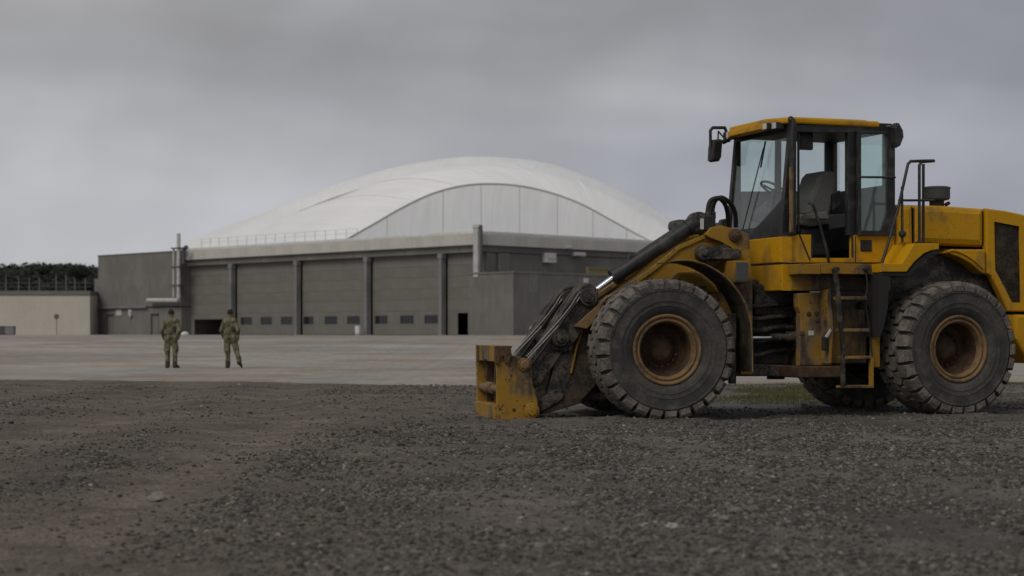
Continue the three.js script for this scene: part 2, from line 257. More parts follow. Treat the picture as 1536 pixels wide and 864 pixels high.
{ // loose stones
  const r = rng(5), dummy = new THREE.Object3D(), col = new THREE.Color(), mat = std({ color: 0xffffff, roughness: 0.93 });
  const sets = [0, 1, 2].map((i) => ({ geo: stoneGeo(70 + i, i === 2 ? 1 : 0), list: [] }));
  const strew = (d0, d1, n, s0, s1) => {
    for (let i = 0; i < n; i++) {
      const d = d0 + (d1 - d0) * r(), x = (r() - 0.5) * 2 * (0.33 * d + 0.6), k = stony(x, d);
      if (r() > k || d > edgeAt(x) + 0.9 * (free(x * 0.9, 5, 4, 301) - 0.5) + 1.2 * r() ** 4) continue;
      const s = s0 * Math.pow(s1 / s0, Math.pow(r(), 2.6));
      sets[Math.floor(r() * 3)].list.push([x, d, s, r() * 6.28, (r() - 0.5) * 0.7, (r() - 0.5) * 0.7, r()]);
    }
  };
  strew(5.5, 13, 170000, 0.004, 0.021); strew(13, 20, 130000, 0.006, 0.026); strew(20, 36, 80000, 0.008, 0.03); strew(5.5, 15, 3600, 0.016, 0.034); strew(15, 36, 4500, 0.02, 0.045);
  for (const s of sets) {
    const m = new THREE.InstancedMesh(s.geo, mat, s.list.length); m.name = numbered('gravel_stones'); m.castShadow = m.receiveShadow = true;
    s.list.forEach(([x, d, k, a, b, c, t], i) => {
      dummy.position.set(x, (d > edgeAt(x) - 0.5 ? 0.004 : gravelHeight(x, d)) + k * 0.12, -d); dummy.rotation.set(b, a, c); dummy.scale.setScalar(k); dummy.updateMatrix(); m.setMatrixAt(i, dummy.matrix);
      const q = t > 0.99 ? 0.27 : 0.034 + 0.14 * hash(i, 3, 9) ** 2.0; col.setRGB(q * (1.02 + 0.1 * hash(i, 1, 1)), q * 0.98, q * (0.80 + 0.12 * hash(i, 2, 2))); m.setColorAt(i, col);
    });
    tag(m, ['small angular grey stones strewn over the gravel yard', 'small flat dark stones strewn over the gravel yard', 'small rounded stones strewn over the gravel yard'][sets.indexOf(s)], 'gravel', null, 'stuff'); scene.add(m);
  }
  const blade = new THREE.BufferGeometry(); blade.setAttribute('position', new THREE.Float32BufferAttribute([-0.006, 0, 0, 0.006, 0, 0, 0.004, 0.035, 0.008, 0.004, 0.035, 0.008, 0.012, 0.055, 0.026, -0.006, 0, 0], 3)); blade.computeVertexNormals();
  const list = [];
  for (let i = 0; i < 260000 && list.length < 60000; i++) { const d = 25 + 12 * r(), x = 1 + 13 * r(); if (r() < mossy(x, d) * 0.55 && d < edgeAt(x) - 0.05) list.push([x, d]); }
  const gm = new THREE.InstancedMesh(blade, std({ color: 0xffffff, roughness: 0.9, side: THREE.DoubleSide }), list.length); gm.name = 'grass';
  list.forEach(([x, d], i) => { dummy.position.set(x, gravelHeight(x, d) - 0.004, -d); dummy.rotation.set((r() - 0.5) * 0.8, r() * 6.28, (r() - 0.5) * 0.8); dummy.scale.setScalar(0.4 + 0.6 * r()); dummy.updateMatrix(); gm.setMatrixAt(i, dummy.matrix); const q = 0.6 + 0.7 * r(); col.setRGB(0.085 * q, 0.092 * q, 0.030 * q); gm.setColorAt(i, col); });
  tag(gm, 'thin short grass growing through the gravel behind the loader', 'grass', null, 'stuff'); scene.add(gm);
}
for (const [px, py, s, c, label] of [[236, 739, 0.075, 0.2, 'flat pale stone lying alone in the wheel rut'], [1008, 791, 0.034, 0.3, 'small white stone in the gravel ahead of the loader wheel'], [1086, 778, 0.038, 0.17, 'light grey stone beside the small white stone'], [1105, 768, 0.036, 0.15, 'grey wedge of stone near the light grey stone'], [835, 606, 0.13, 0.16, 'pale lump of rock on the ground behind the yellow coupler'], [375, 763, 0.05, 0.05, 'dark clod of earth in the middle of the gravel']]) {
  const d = EYE * FOCAL / (py - HORIZON), x = (px - CX) / FOCAL * d, m = new THREE.Mesh(boxUV(stoneGeo(px, 1)), std({ color: new THREE.Color().setRGB(c, c * 0.96, c * 0.9), roughness: 0.9 }));
  m.name = numbered('stone'); m.position.set(x, gravelHeight(x, d) + s * 0.25, -d); m.rotation.y = px; m.scale.setScalar(s); tag(m, label, 'stone'); shade(m); scene.add(m);
}

// ---------------------------------------------------------------- hangar
const HG = rise(170);                                              // ground level at the hangar
const HF = (() => { const c = seen(716, 500, 165); return makeFrame(c.x, c.z, -45.6 * Math.PI / 180); })();   // face with the doors: u runs right to the corner (u = 0)
const SF = makeFrame(HF.O.x, HF.O.z, HF.turn + Math.PI / 2);       // side face beyond the corner: u runs back from it
const hangar = thing('hangar', HF.O.clone().setY(HG), HF.turn, 'big grey concrete hangar with white domed roof and a row of wide doors', 'hangar');
const HU = (px, w = 0) => HF.at(px, 500, w)[0];
const H = { lintel: 7.93, beam: 8.6, fascia: 9.66, top: 9.96 };
const WL = HU(276), DEP = 62;
const hpart = (name, g, m) => mesh(name, boxUV(g), m, hangar);
// shell: floor, roof deck and far walls keep the inside dark
hpart('floor', box(WL, -0.3, -0.1, 0.02, -DEP, -0.9, 0), B.concrete);
hpart('roof_deck', box(WL + 0.2, -0.9, 8.9, 9.1, -DEP, -0.95, 0), B.concrete);
hpart('wall', box(WL, -0.3, 0, 9.1, -DEP - 0.4, -DEP, 0), B.concrete);
hpart('wall', box(WL - 0.4, WL, -0.2, 9.2, -DEP, 0.3, 0), B.concrete);
hpart('wall', box(-0.4, 0, -0.2, 7.9, -DEP, -0.9, 0), B.concrete);
// header beam and fascia on both faces
hpart('header_beam', box(WL, 0.02, H.lintel, H.beam, -0.5, 0.1, 0.03), B.concrete);
hpart('header_beam', box(-0.5, 0.1, H.lintel + 0.05, H.beam, -DEP, -0.5, 0.03), B.concrete);
hpart('fascia', box(WL - 0.4, 0.5, H.beam, H.fascia, -0.8, 0.5, 0.04), B.fascia);
hpart('fascia', box(-0.8, 0.5, H.beam, H.fascia, -DEP, -0.82, 0.04), B.fascia);
hpart('roof_edge', box(WL - 0.4, 0.42, H.fascia, H.top, -0.9, 0.36, 0.06), B.lip);
hpart('roof_edge', box(-0.9, 0.42, H.fascia, H.top, -DEP, -0.92, 0.06), B.lip);
// columns and doors
const colU = [WL + 0.4, HU(348), HU(446), HU(551), HU(663), -0.3];
for (let i = 1; i < 5; i++) { hpart('column', join(box(colU[i] - 0.22, colU[i] + 0.22, -0.1, H.lintel, -0.32, 0.28, 0.02), box(colU[i] - 0.32, colU[i] + 0.32, H.lintel - 0.5, H.lintel - 0.02, -0.3, 0.34, 0.02)), B.column); }
hpart('column', box(WL, WL + 0.5, -0.1, H.lintel, -0.3, 0.25, 0.02), B.concrete);
const winPx = [[[291, 5, 0]], [[370.5, 17], [400.5, 17], [431, 17]], [[462, 19], [497.5, 19], [531.5, 19]], [[573, 19.5], [611.5, 20.5], [648, 20.5]], [[682.5, 9]]];
for (let i = 0; i < 5; i++) {
  const u0 = colU[i] + 0.26, u1 = colU[i + 1] - 0.26, door = new THREE.Group(); door.name = 'hangar_door'; door.position.z = -0.62; hangar.add(door);
  const holes = winPx[i].map(([c, w]) => [HU(c - w / 2, -0.6), HU(c + w / 2, -0.6)]).map(([a, b]) => [Math.max(a, u0 + 0.15), Math.min(b, u1 - 0.15)]);
  let out = [[u0, 0.05], [u1, 0.05], [u1, 2.4], [u0, 2.4]];
  const gap = i === 0 ? [HU(292.5, -0.6), HU(335, -0.6), 1.78] : i === 4 ? [HU(687.5, -0.6), HU(703, -0.6), 2.15] : null;
  if (gap) out = [[u0, 0.05], [gap[0], 0.05], [gap[0], gap[2]], [gap[1], gap[2]], [gap[1], 0.05], [u1, 0.05], [u1, 2.4], [u0, 2.4]];
  mesh('door_panel', boxUV(slab(out, 0, 0.12, 0.012, holes.filter(([a, b]) => b - a > 0.2 && (!gap || b < gap[0] - 0.1)).map(([a, b]) => [[a, 1.12], [a, 1.98], [b, 1.98], [b, 1.12]]))), B.doorA, door);
  for (let k = 0; k < 5; k++) mesh('door_panel', boxUV(box(u0, u1, 2.412 + k * 1.1, 2.412 + k * 1.1 + 1.088, 0, 0.12, 0.005)), k % 2 ? B.doorA : B.doorB, door);
  for (const [a, b] of holes) if (b - a > 0.2 && (!gap || b < gap[0] - 0.1)) {
    mesh('window', boxUV(box(a + 0.04, b - 0.04, 1.16, 1.94, 0.02, 0.05, 0)), B.darkGlass, door);
    mesh('window_frame', boxUV(slab([[a, 1.12], [b, 1.12], [b, 1.98], [a, 1.98]], 0.03, 0.1, 0, [[[a + 0.06, 1.18], [a + 0.06, 1.92], [b - 0.06, 1.92], [b - 0.06, 1.18]]])), B.frame, door);
  }
}
// corner stack, side face: upper wall, short piers, equipment boxes
{
  const a = HF.at(710, 415, 0.9)[0], b = HF.at(717, 415, 0.9)[0], y = (p) => HF.at(716, p, 0.9)[1] - HG;
  hpart('corner_duct', join(box(a, b, y(416), y(343), 0.55, 0.95, 0.05), box(a - 0.08, b + 0.1, y(343), y(336), 0.5, 1.0, 0.12)), B.duct);
  hpart('drain_pipe', rod(V3(b + 0.28, y(412), 0.75), V3(b + 0.28, y(338), 0.75), 0.14), B.frame);
}
const SU = (px, w = 0) => -SF.at(px, 500, w)[0];
hpart('upper_wall', box(-0.38, -0.02, 5.6, H.lintel, SU(1040), -1.2, 0), B.concrete);
for (const [x0, x1] of [[728, 733], [745, 762], [955, 968]]) hpart('pier', box(-0.02, 0.24, 5.6, H.lintel, SU(x1), SU(x0), 0.02), B.concrete);
for (const [x0, x1, y0, y1] of [[818, 834, 394, 380], [861, 878, 384, 379], [849, 857, 373, 369]]) { const s = SF.at(x0, y0, 0.5), q = SF.at(x1, y1, 0.5); hpart('wall_box', join(box(0, 0.6, s[1] - HG, q[1] - HG, -q[0], -s[0], 0.05), box(0.1, 0.66, (s[1] + q[1]) / 2 - HG - 0.06, (s[1] + q[1]) / 2 - HG + 0.06, -q[0] + 0.1, -s[0] - 0.1, 0.02)), B.duct); }
// low concrete block against the side face
const block = thing('concrete_block', HF.O.clone().setY(HG), HF.turn, 'low plain concrete block building standing against the corner of the hangar', 'building');
{
  const w = 0.9, u0 = HF.at(703, 500, w)[0], top = HF.at(705, 412, w)[1] - HG, u1 = HF.at(770, 500, w)[0], z1 = -26;
  mesh('wall', boxUV(box(u0, u1, -0.2, top, 0.62, w, 0.03)), B.concrete, block);
  mesh('wall', boxUV(box(u1 - 0.3, u1 + 0.01, -0.2, top, z1, 0.6, 0.03)), B.concrete, block);
  mesh('coping', boxUV(join(box(u0 - 0.05, u1 + 0.07, top, top + 0.18, 0.5, w + 0.07, 0.02), box(u1 - 0.34, u1 + 0.07, top, top + 0.18, z1, 0.48, 0.02))), B.concrete, block);
  mesh('roof', boxUV(box(u0 + 0.1, u1 - 0.34, top - 0.15, top - 0.03, z1, 0.6, 0)), B.concrete, block);
  mesh('stain_patch', boxUV(box(u1 + 0.01, u1 + 0.03, top - 1.7, top - 0.02, -2.3, -1.1, 0)), B.column, block);
  mesh('vent', boxUV(box(u1 + 0.01, u1 + 0.1, top - 0.7, top - 0.25, -9.2, -8.5, 0.02)), B.duct, block);
}
// ---- domed roof: four arches set one behind the other and the skin between them
const arch = (list, d, n) => { const c = new THREE.CatmullRomCurve3(list.map(([x, y, dd]) => seen(x, y, dd ?? d)), false, 'centripetal'); return c.getSpacedPoints(n); };
const toHangar = (p) => { const q = p.clone().sub(hangar.position); return V3(q.dot(HF.U), q.y, q.dot(HF.N)); };
{
  const n = 48;
  const A = arch([[500, 370], [560, 336], [600, 313], [645, 291.5], [690, 279], [730, 275.5], [775, 278], [825, 288.5], [872, 306], [915, 329], [955, 351], [1012, 380]], 183, n).map(toHangar);
  const A2 = A.map((q) => q.clone().add(V3(0, 0.05, 0)));
  const Bc = arch([[322, 381, 206], [350, 364, 203], [400, 338.5, 199], [460, 312, 194], [520, 290, 190], [580, 271.5], [645, 257.5], [712, 251.5], [780, 254.5], [842, 267], [900, 288.5], [952, 313.5], [1002, 342.5], [1060, 382]], 188, n).map(toHangar);
  const Bb = arch([[312, 384, 213], [343, 364, 211], [385, 337, 208], [427, 314, 205], [480, 291], [540, 271.5], [600, 256.5], [660, 246.5], [714, 243], [782, 246.5], [845, 259.5], [903, 282.5], [955, 307.5], [1004, 336.5], [1062, 378]], 203, n).map(toHangar);
  const C = arch([[236, 390, 230], [281, 364, 231], [329, 344], [381, 326], [440, 306.5], [520, 282], [580, 267], [645, 254], [714, 249], [782, 252], [845, 265], [903, 288], [955, 313], [1004, 341], [1062, 380]], 232, n).map(toHangar);
  const D = arch([[300, 380, 262], [500, 330], [714, 305], [900, 330], [1030, 380]], 266, n).map(toHangar);
  function skin(c0, c1, i0, i1, steps, bulge) {                   // a curved membrane field between two arches
    const p = [], uv = [], idx = [], w = i1 - i0 + 1;
    for (let s = 0; s <= steps; s++) for (let i = i0; i <= i1; i++) { const t = s / steps, q = c0[i].clone().lerp(c1[i], t); q.y += bulge * Math.sin(Math.PI * t) + 0.05 * Math.sin(Math.PI * (i - i0) / (i1 - i0)); p.push(q.x, q.y, q.z); uv.push(i * 1.4, t * c0[i].distanceTo(c1[i])); }
    for (let s = 0; s < steps; s++) for (let i = 0; i < w - 1; i++) { const a = s * w + i, b = a + 1, e = a + w, f = e + 1; idx.push(a, b, f, a, f, e); }
    const g = new THREE.BufferGeometry(); g.setAttribute('position', new THREE.Float32BufferAttribute(p, 3)); g.setAttribute('uv', new THREE.Float32BufferAttribute(uv, 2)); g.setIndex(idx); g.computeVertexNormals(); return g;
  }
  for (let i = 0; i < n; i += 6) {
    mesh('roof_membrane', skin(A2, Bc, i, i + 6, 8, 1.1), B.membrane, hangar);
    mesh('roof_membrane', skin(Bc, Bb, i, i + 6, 6, 0.9), B.membrane, hangar);
    mesh('roof_membrane', skin(Bb, C, i, i + 6, 8, 0.4), B.membrane, hangar);
    mesh('roof_membrane', skin(C, D, i, i + 6, 5, 1.2), B.membrane, hangar);
  }
  mesh('arch_rib', hose(A, 0.09, 96, 6), B.seam, hangar);
  mesh('arch_rib', hose(Bb.map((q) => q.clone().add(V3(0, 0.03, 0))), 0.13, 96, 6), B.seam, hangar);
  for (let i = 12; i < n - 6; i += 6) { const pts = []; for (let s = 0; s <= 6; s++) { const q = A2[i].clone().lerp(Bc[i], s / 6); q.y += 1.1 * Math.sin(Math.PI * s / 6) + 0.02; pts.push(q); } mesh('seam', hose(pts, 0.05, 12, 5), B.membrane, hangar); }
  // front field under the arch: panels between upright seams
  const base = 9.3, cut = [0, 8, 16, 21, 26, 31, 36, 41, n];
  for (let k = 0; k < cut.length - 1; k++) {
    const p = [], uv = [], idx = [], w = cut[k + 1] - cut[k] + 1;
    for (let s = 0; s <= 6; s++) for (let i = cut[k]; i <= cut[k + 1]; i++) { const q = A[i], t = s / 6, o = 0.5 * Math.sin(Math.PI * (i - cut[k]) / (w - 1)) * Math.sin(Math.PI * t); p.push(q.x - o * 0.7, lerp(Math.min(base, q.y), q.y, t), q.z + o * 0.7); uv.push(i * 1.1, lerp(base, q.y, t)); }
    for (let s = 0; s < 6; s++) for (let i = 0; i < w - 1; i++) { const a = s * w + i, b = a + 1, e = a + w, f = e + 1; idx.push(a, b, f, a, f, e); }
    const g = new THREE.BufferGeometry(); g.setAttribute('position', new THREE.Float32BufferAttribute(p, 3)); g.setAttribute('uv', new THREE.Float32BufferAttribute(uv, 2)); g.setIndex(idx); g.computeVertexNormals();
    mesh('front_membrane', g, B.lunette, hangar);
    if (k) { const q = A[cut[k]]; mesh('seam', rod(V3(q.x, base, q.z), q, 0.035, 0.035, 6), B.seam, hangar); }
  }
}
{ // guard rail along the roof edge
  const rail = new THREE.Group(); rail.name = 'guard_rail'; hangar.add(rail);
  const u0 = HU(300), u1 = HU(535);
  for (let u = u0; u <= u1; u += 1.75) mesh('post', rod(V3(u, H.top - 0.05, -0.2), V3(u, H.top + 1.0, -0.2), 0.03, 0.03, 6), B.duct, rail);
  for (const v of [0.55, 1.0]) mesh('rail', rod(V3(u0, H.top + v, -0.2), V3(u1, H.top + v, -0.2), 0.014, 0.014, 6), B.duct, rail);
}
// ---------------------------------------------------------------- annex left of the doors
const annex = thing('annex_building', HF.O.clone().setY(HG), HF.turn, 'plain grey windowless annex with pale ledge left of the hangar doors', 'building');
{
  const w = 0.9, X = (px) => HF.at(px, 500, w)[0], Y = (px, py) => HF.at(px, py, w)[1] - HG, top = Y(200, 381.5), led = Y(180, 461);
  mesh('upper_wall', boxUV(box(X(147), X(271), led, top, -14, w, 0.03)), B.concrete, annex);
  mesh('roof_cap', boxUV(box(X(147) - 0.06, X(271) + 0.06, top, top + 0.14, -14, w + 0.06, 0.02)), B.concrete, annex);
  mesh('ledge', boxUV(box(X(143), X(222), led - 0.14, led + 0.12, w - 0.1, w + 0.3, 0.02)), B.column, annex);
  mesh('lower_wall', boxUV(box(X(136), X(271), -0.2, led - 0.14, -14, w - 0.06, 0.02)), B.concrete, annex);
  mesh('end_wall', boxUV(box(X(136), X(147) - 0.02, led - 0.14, Y(140, 418), -14, w - 0.5, 0.03)), B.concrete, annex);
  for (const px of [163, 230]) { const u = X(px); mesh('door', boxUV(box(u - 0.2, u + 1.0, 0, 2.35, w - 0.08, w + 0.01, 0.01)), B.concrete, annex); mesh('door_frame', boxUV(join(box(u - 0.36, u - 0.2, 0, 2.4, w - 0.08, w + 0.14, 0.01), box(u - 0.36, u + 1.05, 2.38, 2.52, w - 0.08, w + 0.2, 0.01))), B.frame, annex); }
  mesh('wall_sign', boxUV(box(X(174), X(182), Y(178, 473), Y(178, 464), w - 0.06, w, 0.02)), B.fascia, annex);
  { const u = X(197), v = Y(197, 470); mesh('wall_lamp', boxUV(join(box(u - 0.3, u + 0.3, v - 0.3, v + 0.45, w - 0.07, w + 0.28, 0.05), rod(V3(u, v - 0.45, w + 0.12), V3(u, v - 0.25, w + 0.12), 0.16, 0.22))), B.duct, annex); }
}
const duct = thing('ventilation_duct', HF.O.clone().setY(HG), HF.turn, 'bent pale metal duct rising up the annex wall above its roof', 'duct');
{
  const w = 1.5, P = (px, py) => { const [a, b] = HF.at(px, py, w); return V3(a, b - HG, w); }, r = 0.26;
  mesh('upright', boxUV(rod(P(268, 443), P(268, 350), r * 0.85, r * 0.85, 16)), B.duct, duct);
  mesh('elbow', boxUV(hose([P(262, 450.5), P(266, 450.5), P(268, 447), P(268, 441)], r * 0.98, 12, 14)), B.duct, duct);
  mesh('outlet', boxUV(join(rod(P(263, 450.5), P(222, 450.5), r, r, 16))), B.duct, duct);
  mesh('thin_pipe', boxUV(rod(P(260.5, 446), P(260.5, 373), 0.13, 0.13, 10)), B.duct, duct);
  for (const y of [372, 400, 428]) mesh('bracket', boxUV(box(P(259, y).x, P(272, y).x, P(268, y).y - 0.06, P(268, y).y + 0.06, 0.9, 1.8, 0.01)), B.frame, duct);
  mesh('cowl', boxUV(join(rod(P(275, 374), P(280, 370.5), 0.24, 0.24, 10), rod(P(275.5, 396), P(275.5, 373), 0.22, 0.22, 10))), B.frame, duct);
}
// ---------------------------------------------------------------- pale building, wood and hill on the left
{
  const D = 208, x0 = (-160 - CX) / FOCAL * D, x1 = (135 - CX) / FOCAL * D, h = 66 / FOCAL * D;
  const shed = thing('pale_wall_building', V3(0, rise(D), -D), 0, 'long off white blank building left of the grey annex', 'building');
  mesh('wall', boxUV(box(x0, x1, -0.2, h - 0.5, -20, 0, 0.03)), B.whiteWall, shed);
  mesh('parapet', boxUV(box(x0, x1 + 0.05, h - 0.5, h, -20, 0.12, 0.03)), B.concrete, shed);
  for (const px of [-40, -16, 9, 28, 44, 59, 84, 99, 112, 128]) { const x = (px - CX) / FOCAL * (D + 0.6); mesh('roof_post', boxUV(rod(V3(x, h - 0.02, -0.6), V3(x, h + (px % 3 ? 1.6 : 1.9), -0.6), 0.06, 0.05, 6)), B.column, shed); }
  for (const v of [0.5, 0.95]) mesh('roof_rail', boxUV(rod(V3(x0, h + v, -0.6), V3(x1, h + v, -0.6), 0.035, 0.035, 5)), B.frame, shed);
  const hillH = (x, d) => { const r = Math.exp(-(((d - 470) / 90) ** 2)); return -1 + 16.2 * r * (0.92 + 0.16 * (free(x * 0.012 + 4, 2, 3, 401) - 0.5)) * sstep(150, 10, x) + 1.5; };
  structure('hill', sheet(-520, 200, 250, 900, 10, hillH, null), std({ color: new THREE.Color().setRGB(0.03, 0.034, 0.018), roughness: 1 }), 'low dark wooded hill beyond the buildings', 'hill');
  const r = rng(77), leaf = new THREE.BufferGeometry(), lp = [];
  for (let i = 0; i < 14; i++) { const a = r() * 6.28, b = Math.acos(2 * r() - 1), c = V3(Math.sin(b) * Math.cos(a), Math.cos(b) * 0.8, Math.sin(b) * Math.sin(a)).multiplyScalar(0.6 + 0.5 * r()); for (let k = 0; k < 3; k++) lp.push(c.x + (r() - 0.5) * 0.9, c.y + (r() - 0.5) * 0.7, c.z + (r() - 0.5) * 0.9); }
  leaf.setAttribute('position', new THREE.Float32BufferAttribute(lp, 3)); leaf.computeVertexNormals();
  const lm = std({ color: 0xffffff, roughness: 1, side: THREE.DoubleSide }), list = [], o = new THREE.Object3D(), col = new THREE.Color();
  for (let i = 0; i < 11000; i++) { const d = 395 + 95 * r(), x = (-60 - 130 * r()) * d / 440, t = 1.2 + 3.4 * r() ** 3, y = hillH(x, d) + 2.6 * (free(x * 0.05 + 9, d * 0.03, 3, 411) - 0.5); for (let k = 0; k < 5; k++) list.push([x + (r() - 0.5) * t, y + t * (0.25 + 0.55 * r()), -d + (r() - 0.5) * t, t * 0.42]); }
  const wood = new THREE.InstancedMesh(leaf, lm, list.length); wood.name = 'woodland';
  list.forEach(([x, y, z, s], i) => { o.position.set(x, y, z); o.rotation.set(0, r() * 6.28, 0); o.scale.setScalar(s); o.updateMatrix(); wood.setMatrixAt(i, o.matrix); const q = 0.8 + 0.5 * r(); col.setRGB(0.032 * q, 0.038 * q, 0.027 * q); wood.setColorAt(i, col); });
  tag(wood, 'dark wood covering the hill behind the pale building', 'woodland', null, 'stuff'); scene.add(wood);
  const tree = (px, top, d, s, label) => {
    const x = (px - CX) / FOCAL * d, y = hillH(x, d), yt = EYE + (HORIZON - top) / FOCAL * d, t = thing('tree', V3(x, y, -d), 0, label, 'tree', null), hh = yt - y;
    mesh('trunk', boxUV(join(rod(V3(0, -0.3, 0), V3(0.2, hh * 0.6, 0), 0.35, 0.18, 8), rod(V3(0.1, hh * 0.35, 0), V3(s * 0.5, hh * 0.75, 0.4), 0.16, 0.06, 6), rod(V3(0.1, hh * 0.4, 0), V3(-s * 0.5, hh * 0.72, -0.3), 0.15, 0.06, 6))), std({ color: new THREE.Color().setRGB(0.05, 0.04, 0.03), roughness: 1 }), t);
    const p = []; for (let i = 0; i < 900; i++) { const a = r() * 6.28, b = r() * 2 - 1, q = Math.pow(r(), 0.4), R = q * s * (0.8 + 0.35 * free(a * 2 + px, b * 3, 3, 7)), c = V3(Math.cos(a) * Math.sqrt(1 - b * b) * R, hh * 0.66 + b * R * 0.52, Math.sin(a) * Math.sqrt(1 - b * b) * R); for (let k = 0; k < 3; k++) p.push(c.x + (r() - 0.5) * 0.8, Math.min(c.y + (r() - 0.5) * 0.7, hh), c.z + (r() - 0.5) * 0.8); }
    const g = new THREE.BufferGeometry(); g.setAttribute('position', new THREE.Float32BufferAttribute(p, 3)); g.computeVertexNormals();
    mesh('crown', boxUV(g), std({ color: new THREE.Color().setRGB(0.024, 0.03, 0.018), roughness: 1, side: THREE.DoubleSide }), t);
  };
  tree(119, 388.5, 400, 2.6, 'round crowned tree standing highest on the wooded hill next to the annex');
  tree(66, 393, 420, 1.1, 'small tree poking up in the middle of the wooded hill');
}
// ---------------------------------------------------------------- small things on the apron
{
  const D = 196, g = rise(D), X = (px) => (px - CX) / FOCAL * D, sc = D / FOCAL;
  const s = thing('sign_post', V3(X(85), g, -D), 0, 'thin post with a small round sign before the off white building', 'sign');
  mesh('post', boxUV(rod(V3(0, 0, 0), V3(0, 29 * sc, 0), 0.045, 0.045, 6)), B.column, s); mesh('sign_plate', boxUV(new THREE.CylinderGeometry(0.3, 0.3, 0.04, 16).rotateX(Math.PI / 2).translate(0, 27.5 * sc, 0.06)), std({ color: new THREE.Color().setRGB(0.13, 0.09, 0.08), roughness: 0.6 }), s);
  for (const [px, w, m, label] of [[4, 0.75, B.frame, 'dark wheeled bin beside the grey cabinet at the off white wall'], [15.5, 1.0, B.column, 'grey metal cabinet standing at the foot of the off white wall']]) {
    const b = thing('storage_bin', V3(X(px), g, -D), 0, label, 'bin'), h = 13.5 * sc;
    mesh('body', boxUV(box(-w / 2, w / 2, 0.06, h - 0.1, -0.4, 0.4, 0.04)), m, b); mesh('lid', boxUV(box(-w / 2 - 0.04, w / 2 + 0.04, h - 0.1, h, -0.44, 0.44, 0.04)), m, b); mesh('base', boxUV(box(-w / 2 + 0.06, w / 2 - 0.06, 0, 0.06, -0.35, 0.35, 0.01)), B.frame, b);
  }
  { const [u] = HF.at(537, 500, 1.2), q = HF.O.clone().addScaledVector(HF.U, u).addScaledVector(HF.N, 1.2), t = thing('drum', q.setY(HG), 0, 'pale grey drum standing on end before the third hangar door', 'drum'); mesh('shell', boxUV(new THREE.LatheGeometry([[0, 0], [0.3, 0], [0.3, 0.3], [0.315, 0.32], [0.3, 0.34], [0.3, 0.62], [0.315, 0.64], [0.3, 0.66], [0.3, 0.94], [0.31, 0.95], [0.27, 0.955], [0, 0.94]].map(([a, b]) => new THREE.Vector2(a, b)), 20)), B.white, t); }
  { const [u] = HF.at(277, 500, 4), q = HF.O.clone().addScaledVector(HF.U, u).addScaledVector(HF.N, 4), t = thing('sack', q.setY(rise(-q.z)), 0, 'white sack lying at the corner of the annex', 'sack'); const gs = new THREE.SphereGeometry(1, 16, 10), p = gs.attributes.position; for (let i = 0; i < p.count; i++) { const k = 0.85 + 0.3 * free(p.getX(i) * 2 + 9, p.getZ(i) * 2 + p.getY(i) + 5, 2, 3); p.setXYZ(i, p.getX(i) * 0.5 * k, Math.max(-0.1, p.getY(i) * 0.28 * k) + 0.1, p.getZ(i) * 0.35 * k); } gs.computeVertexNormals(); mesh('cloth', boxUV(gs), B.white, t); }
  { // white car half hidden behind the arm
    const d = 135, x = (838 - CX) / FOCAL * d, t = thing('parked_car', V3(x, rise(d), -d), 0.35, 'pale grey parked car half hidden behind the lift arm linkage', 'car');
    const L = 2.1, prof = [[-L, 0.35], [L, 0.35], [L, 0.75], [L - 0.1, 0.92], [1.25, 1.0], [0.75, 1.42], [-0.85, 1.45], [-1.45, 1.02], [-L + 0.05, 0.86], [-L - 0.04, 0.6]];
    mesh('body', boxUV(slab(prof, -0.85, 0.85, 0.08)), std({ color: new THREE.Color().setRGB(0.4, 0.4, 0.39), roughness: 0.35 }), t);
    for (const s of [-1, 1]) { mesh('window', boxUV(slab([[1.1, 1.02], [0.7, 1.36], [-0.8, 1.38], [-1.25, 1.04]], s > 0 ? 0.85 : -0.87, s > 0 ? 0.87 : -0.85, 0)), B.darkGlass, t); for (const u of [-1.3, 1.3]) { const wh = mesh('wheel', boxUV(disc(u, 0.33, s > 0 ? 0.68 : -0.9, s > 0 ? 0.9 : -0.68, 0.33, 20)), M.rubber, t); mesh('rim', boxUV(disc(u, 0.33, s > 0 ? 0.895 : -0.915, s > 0 ? 0.915 : -0.895, 0.2, 16)), M.steel, wh); } mesh('headlight', boxUV(box(L - 0.08, L + 0.03, 0.68, 0.82, s > 0 ? 0.5 : -0.75, s > 0 ? 0.75 : -0.5, 0.02)), M.lens, t); }
    mesh('windscreen', boxUV(slab([[1.18, 1.06], [0.82, 1.38], [0.85, 1.4], [1.22, 1.07]], -0.7, 0.7, 0)), B.darkGlass, t);
  }
  { // yellow steel skip or plant body beyond the block
    const w = 0.2, a = HF.O.clone(), u = SF.at(880, 415, 3.0), v = SF.at(925, 404, 3.0), t = thing('yellow_girder', a.setY(HG), HF.turn, 'dull yellow steel girder lying along the top of the concrete block', 'girder');
    mesh('web', boxUV(box(3.0, 3.1, u[1] - HG - 0.1, v[1] - HG, -v[0], -u[0], 0.01)), std({ color: new THREE.Color().setRGB(0.26, 0.215, 0.10), roughness: 0.8 }), t);
    for (const y of [u[1] - HG - 0.1, v[1] - HG]) mesh('flange', boxUV(box(2.85, 3.25, y - 0.05, y + 0.05, -v[0], -u[0], 0.01)), std({ color: new THREE.Color().setRGB(0.26, 0.215, 0.10), roughness: 0.8 }), t);
  }
}

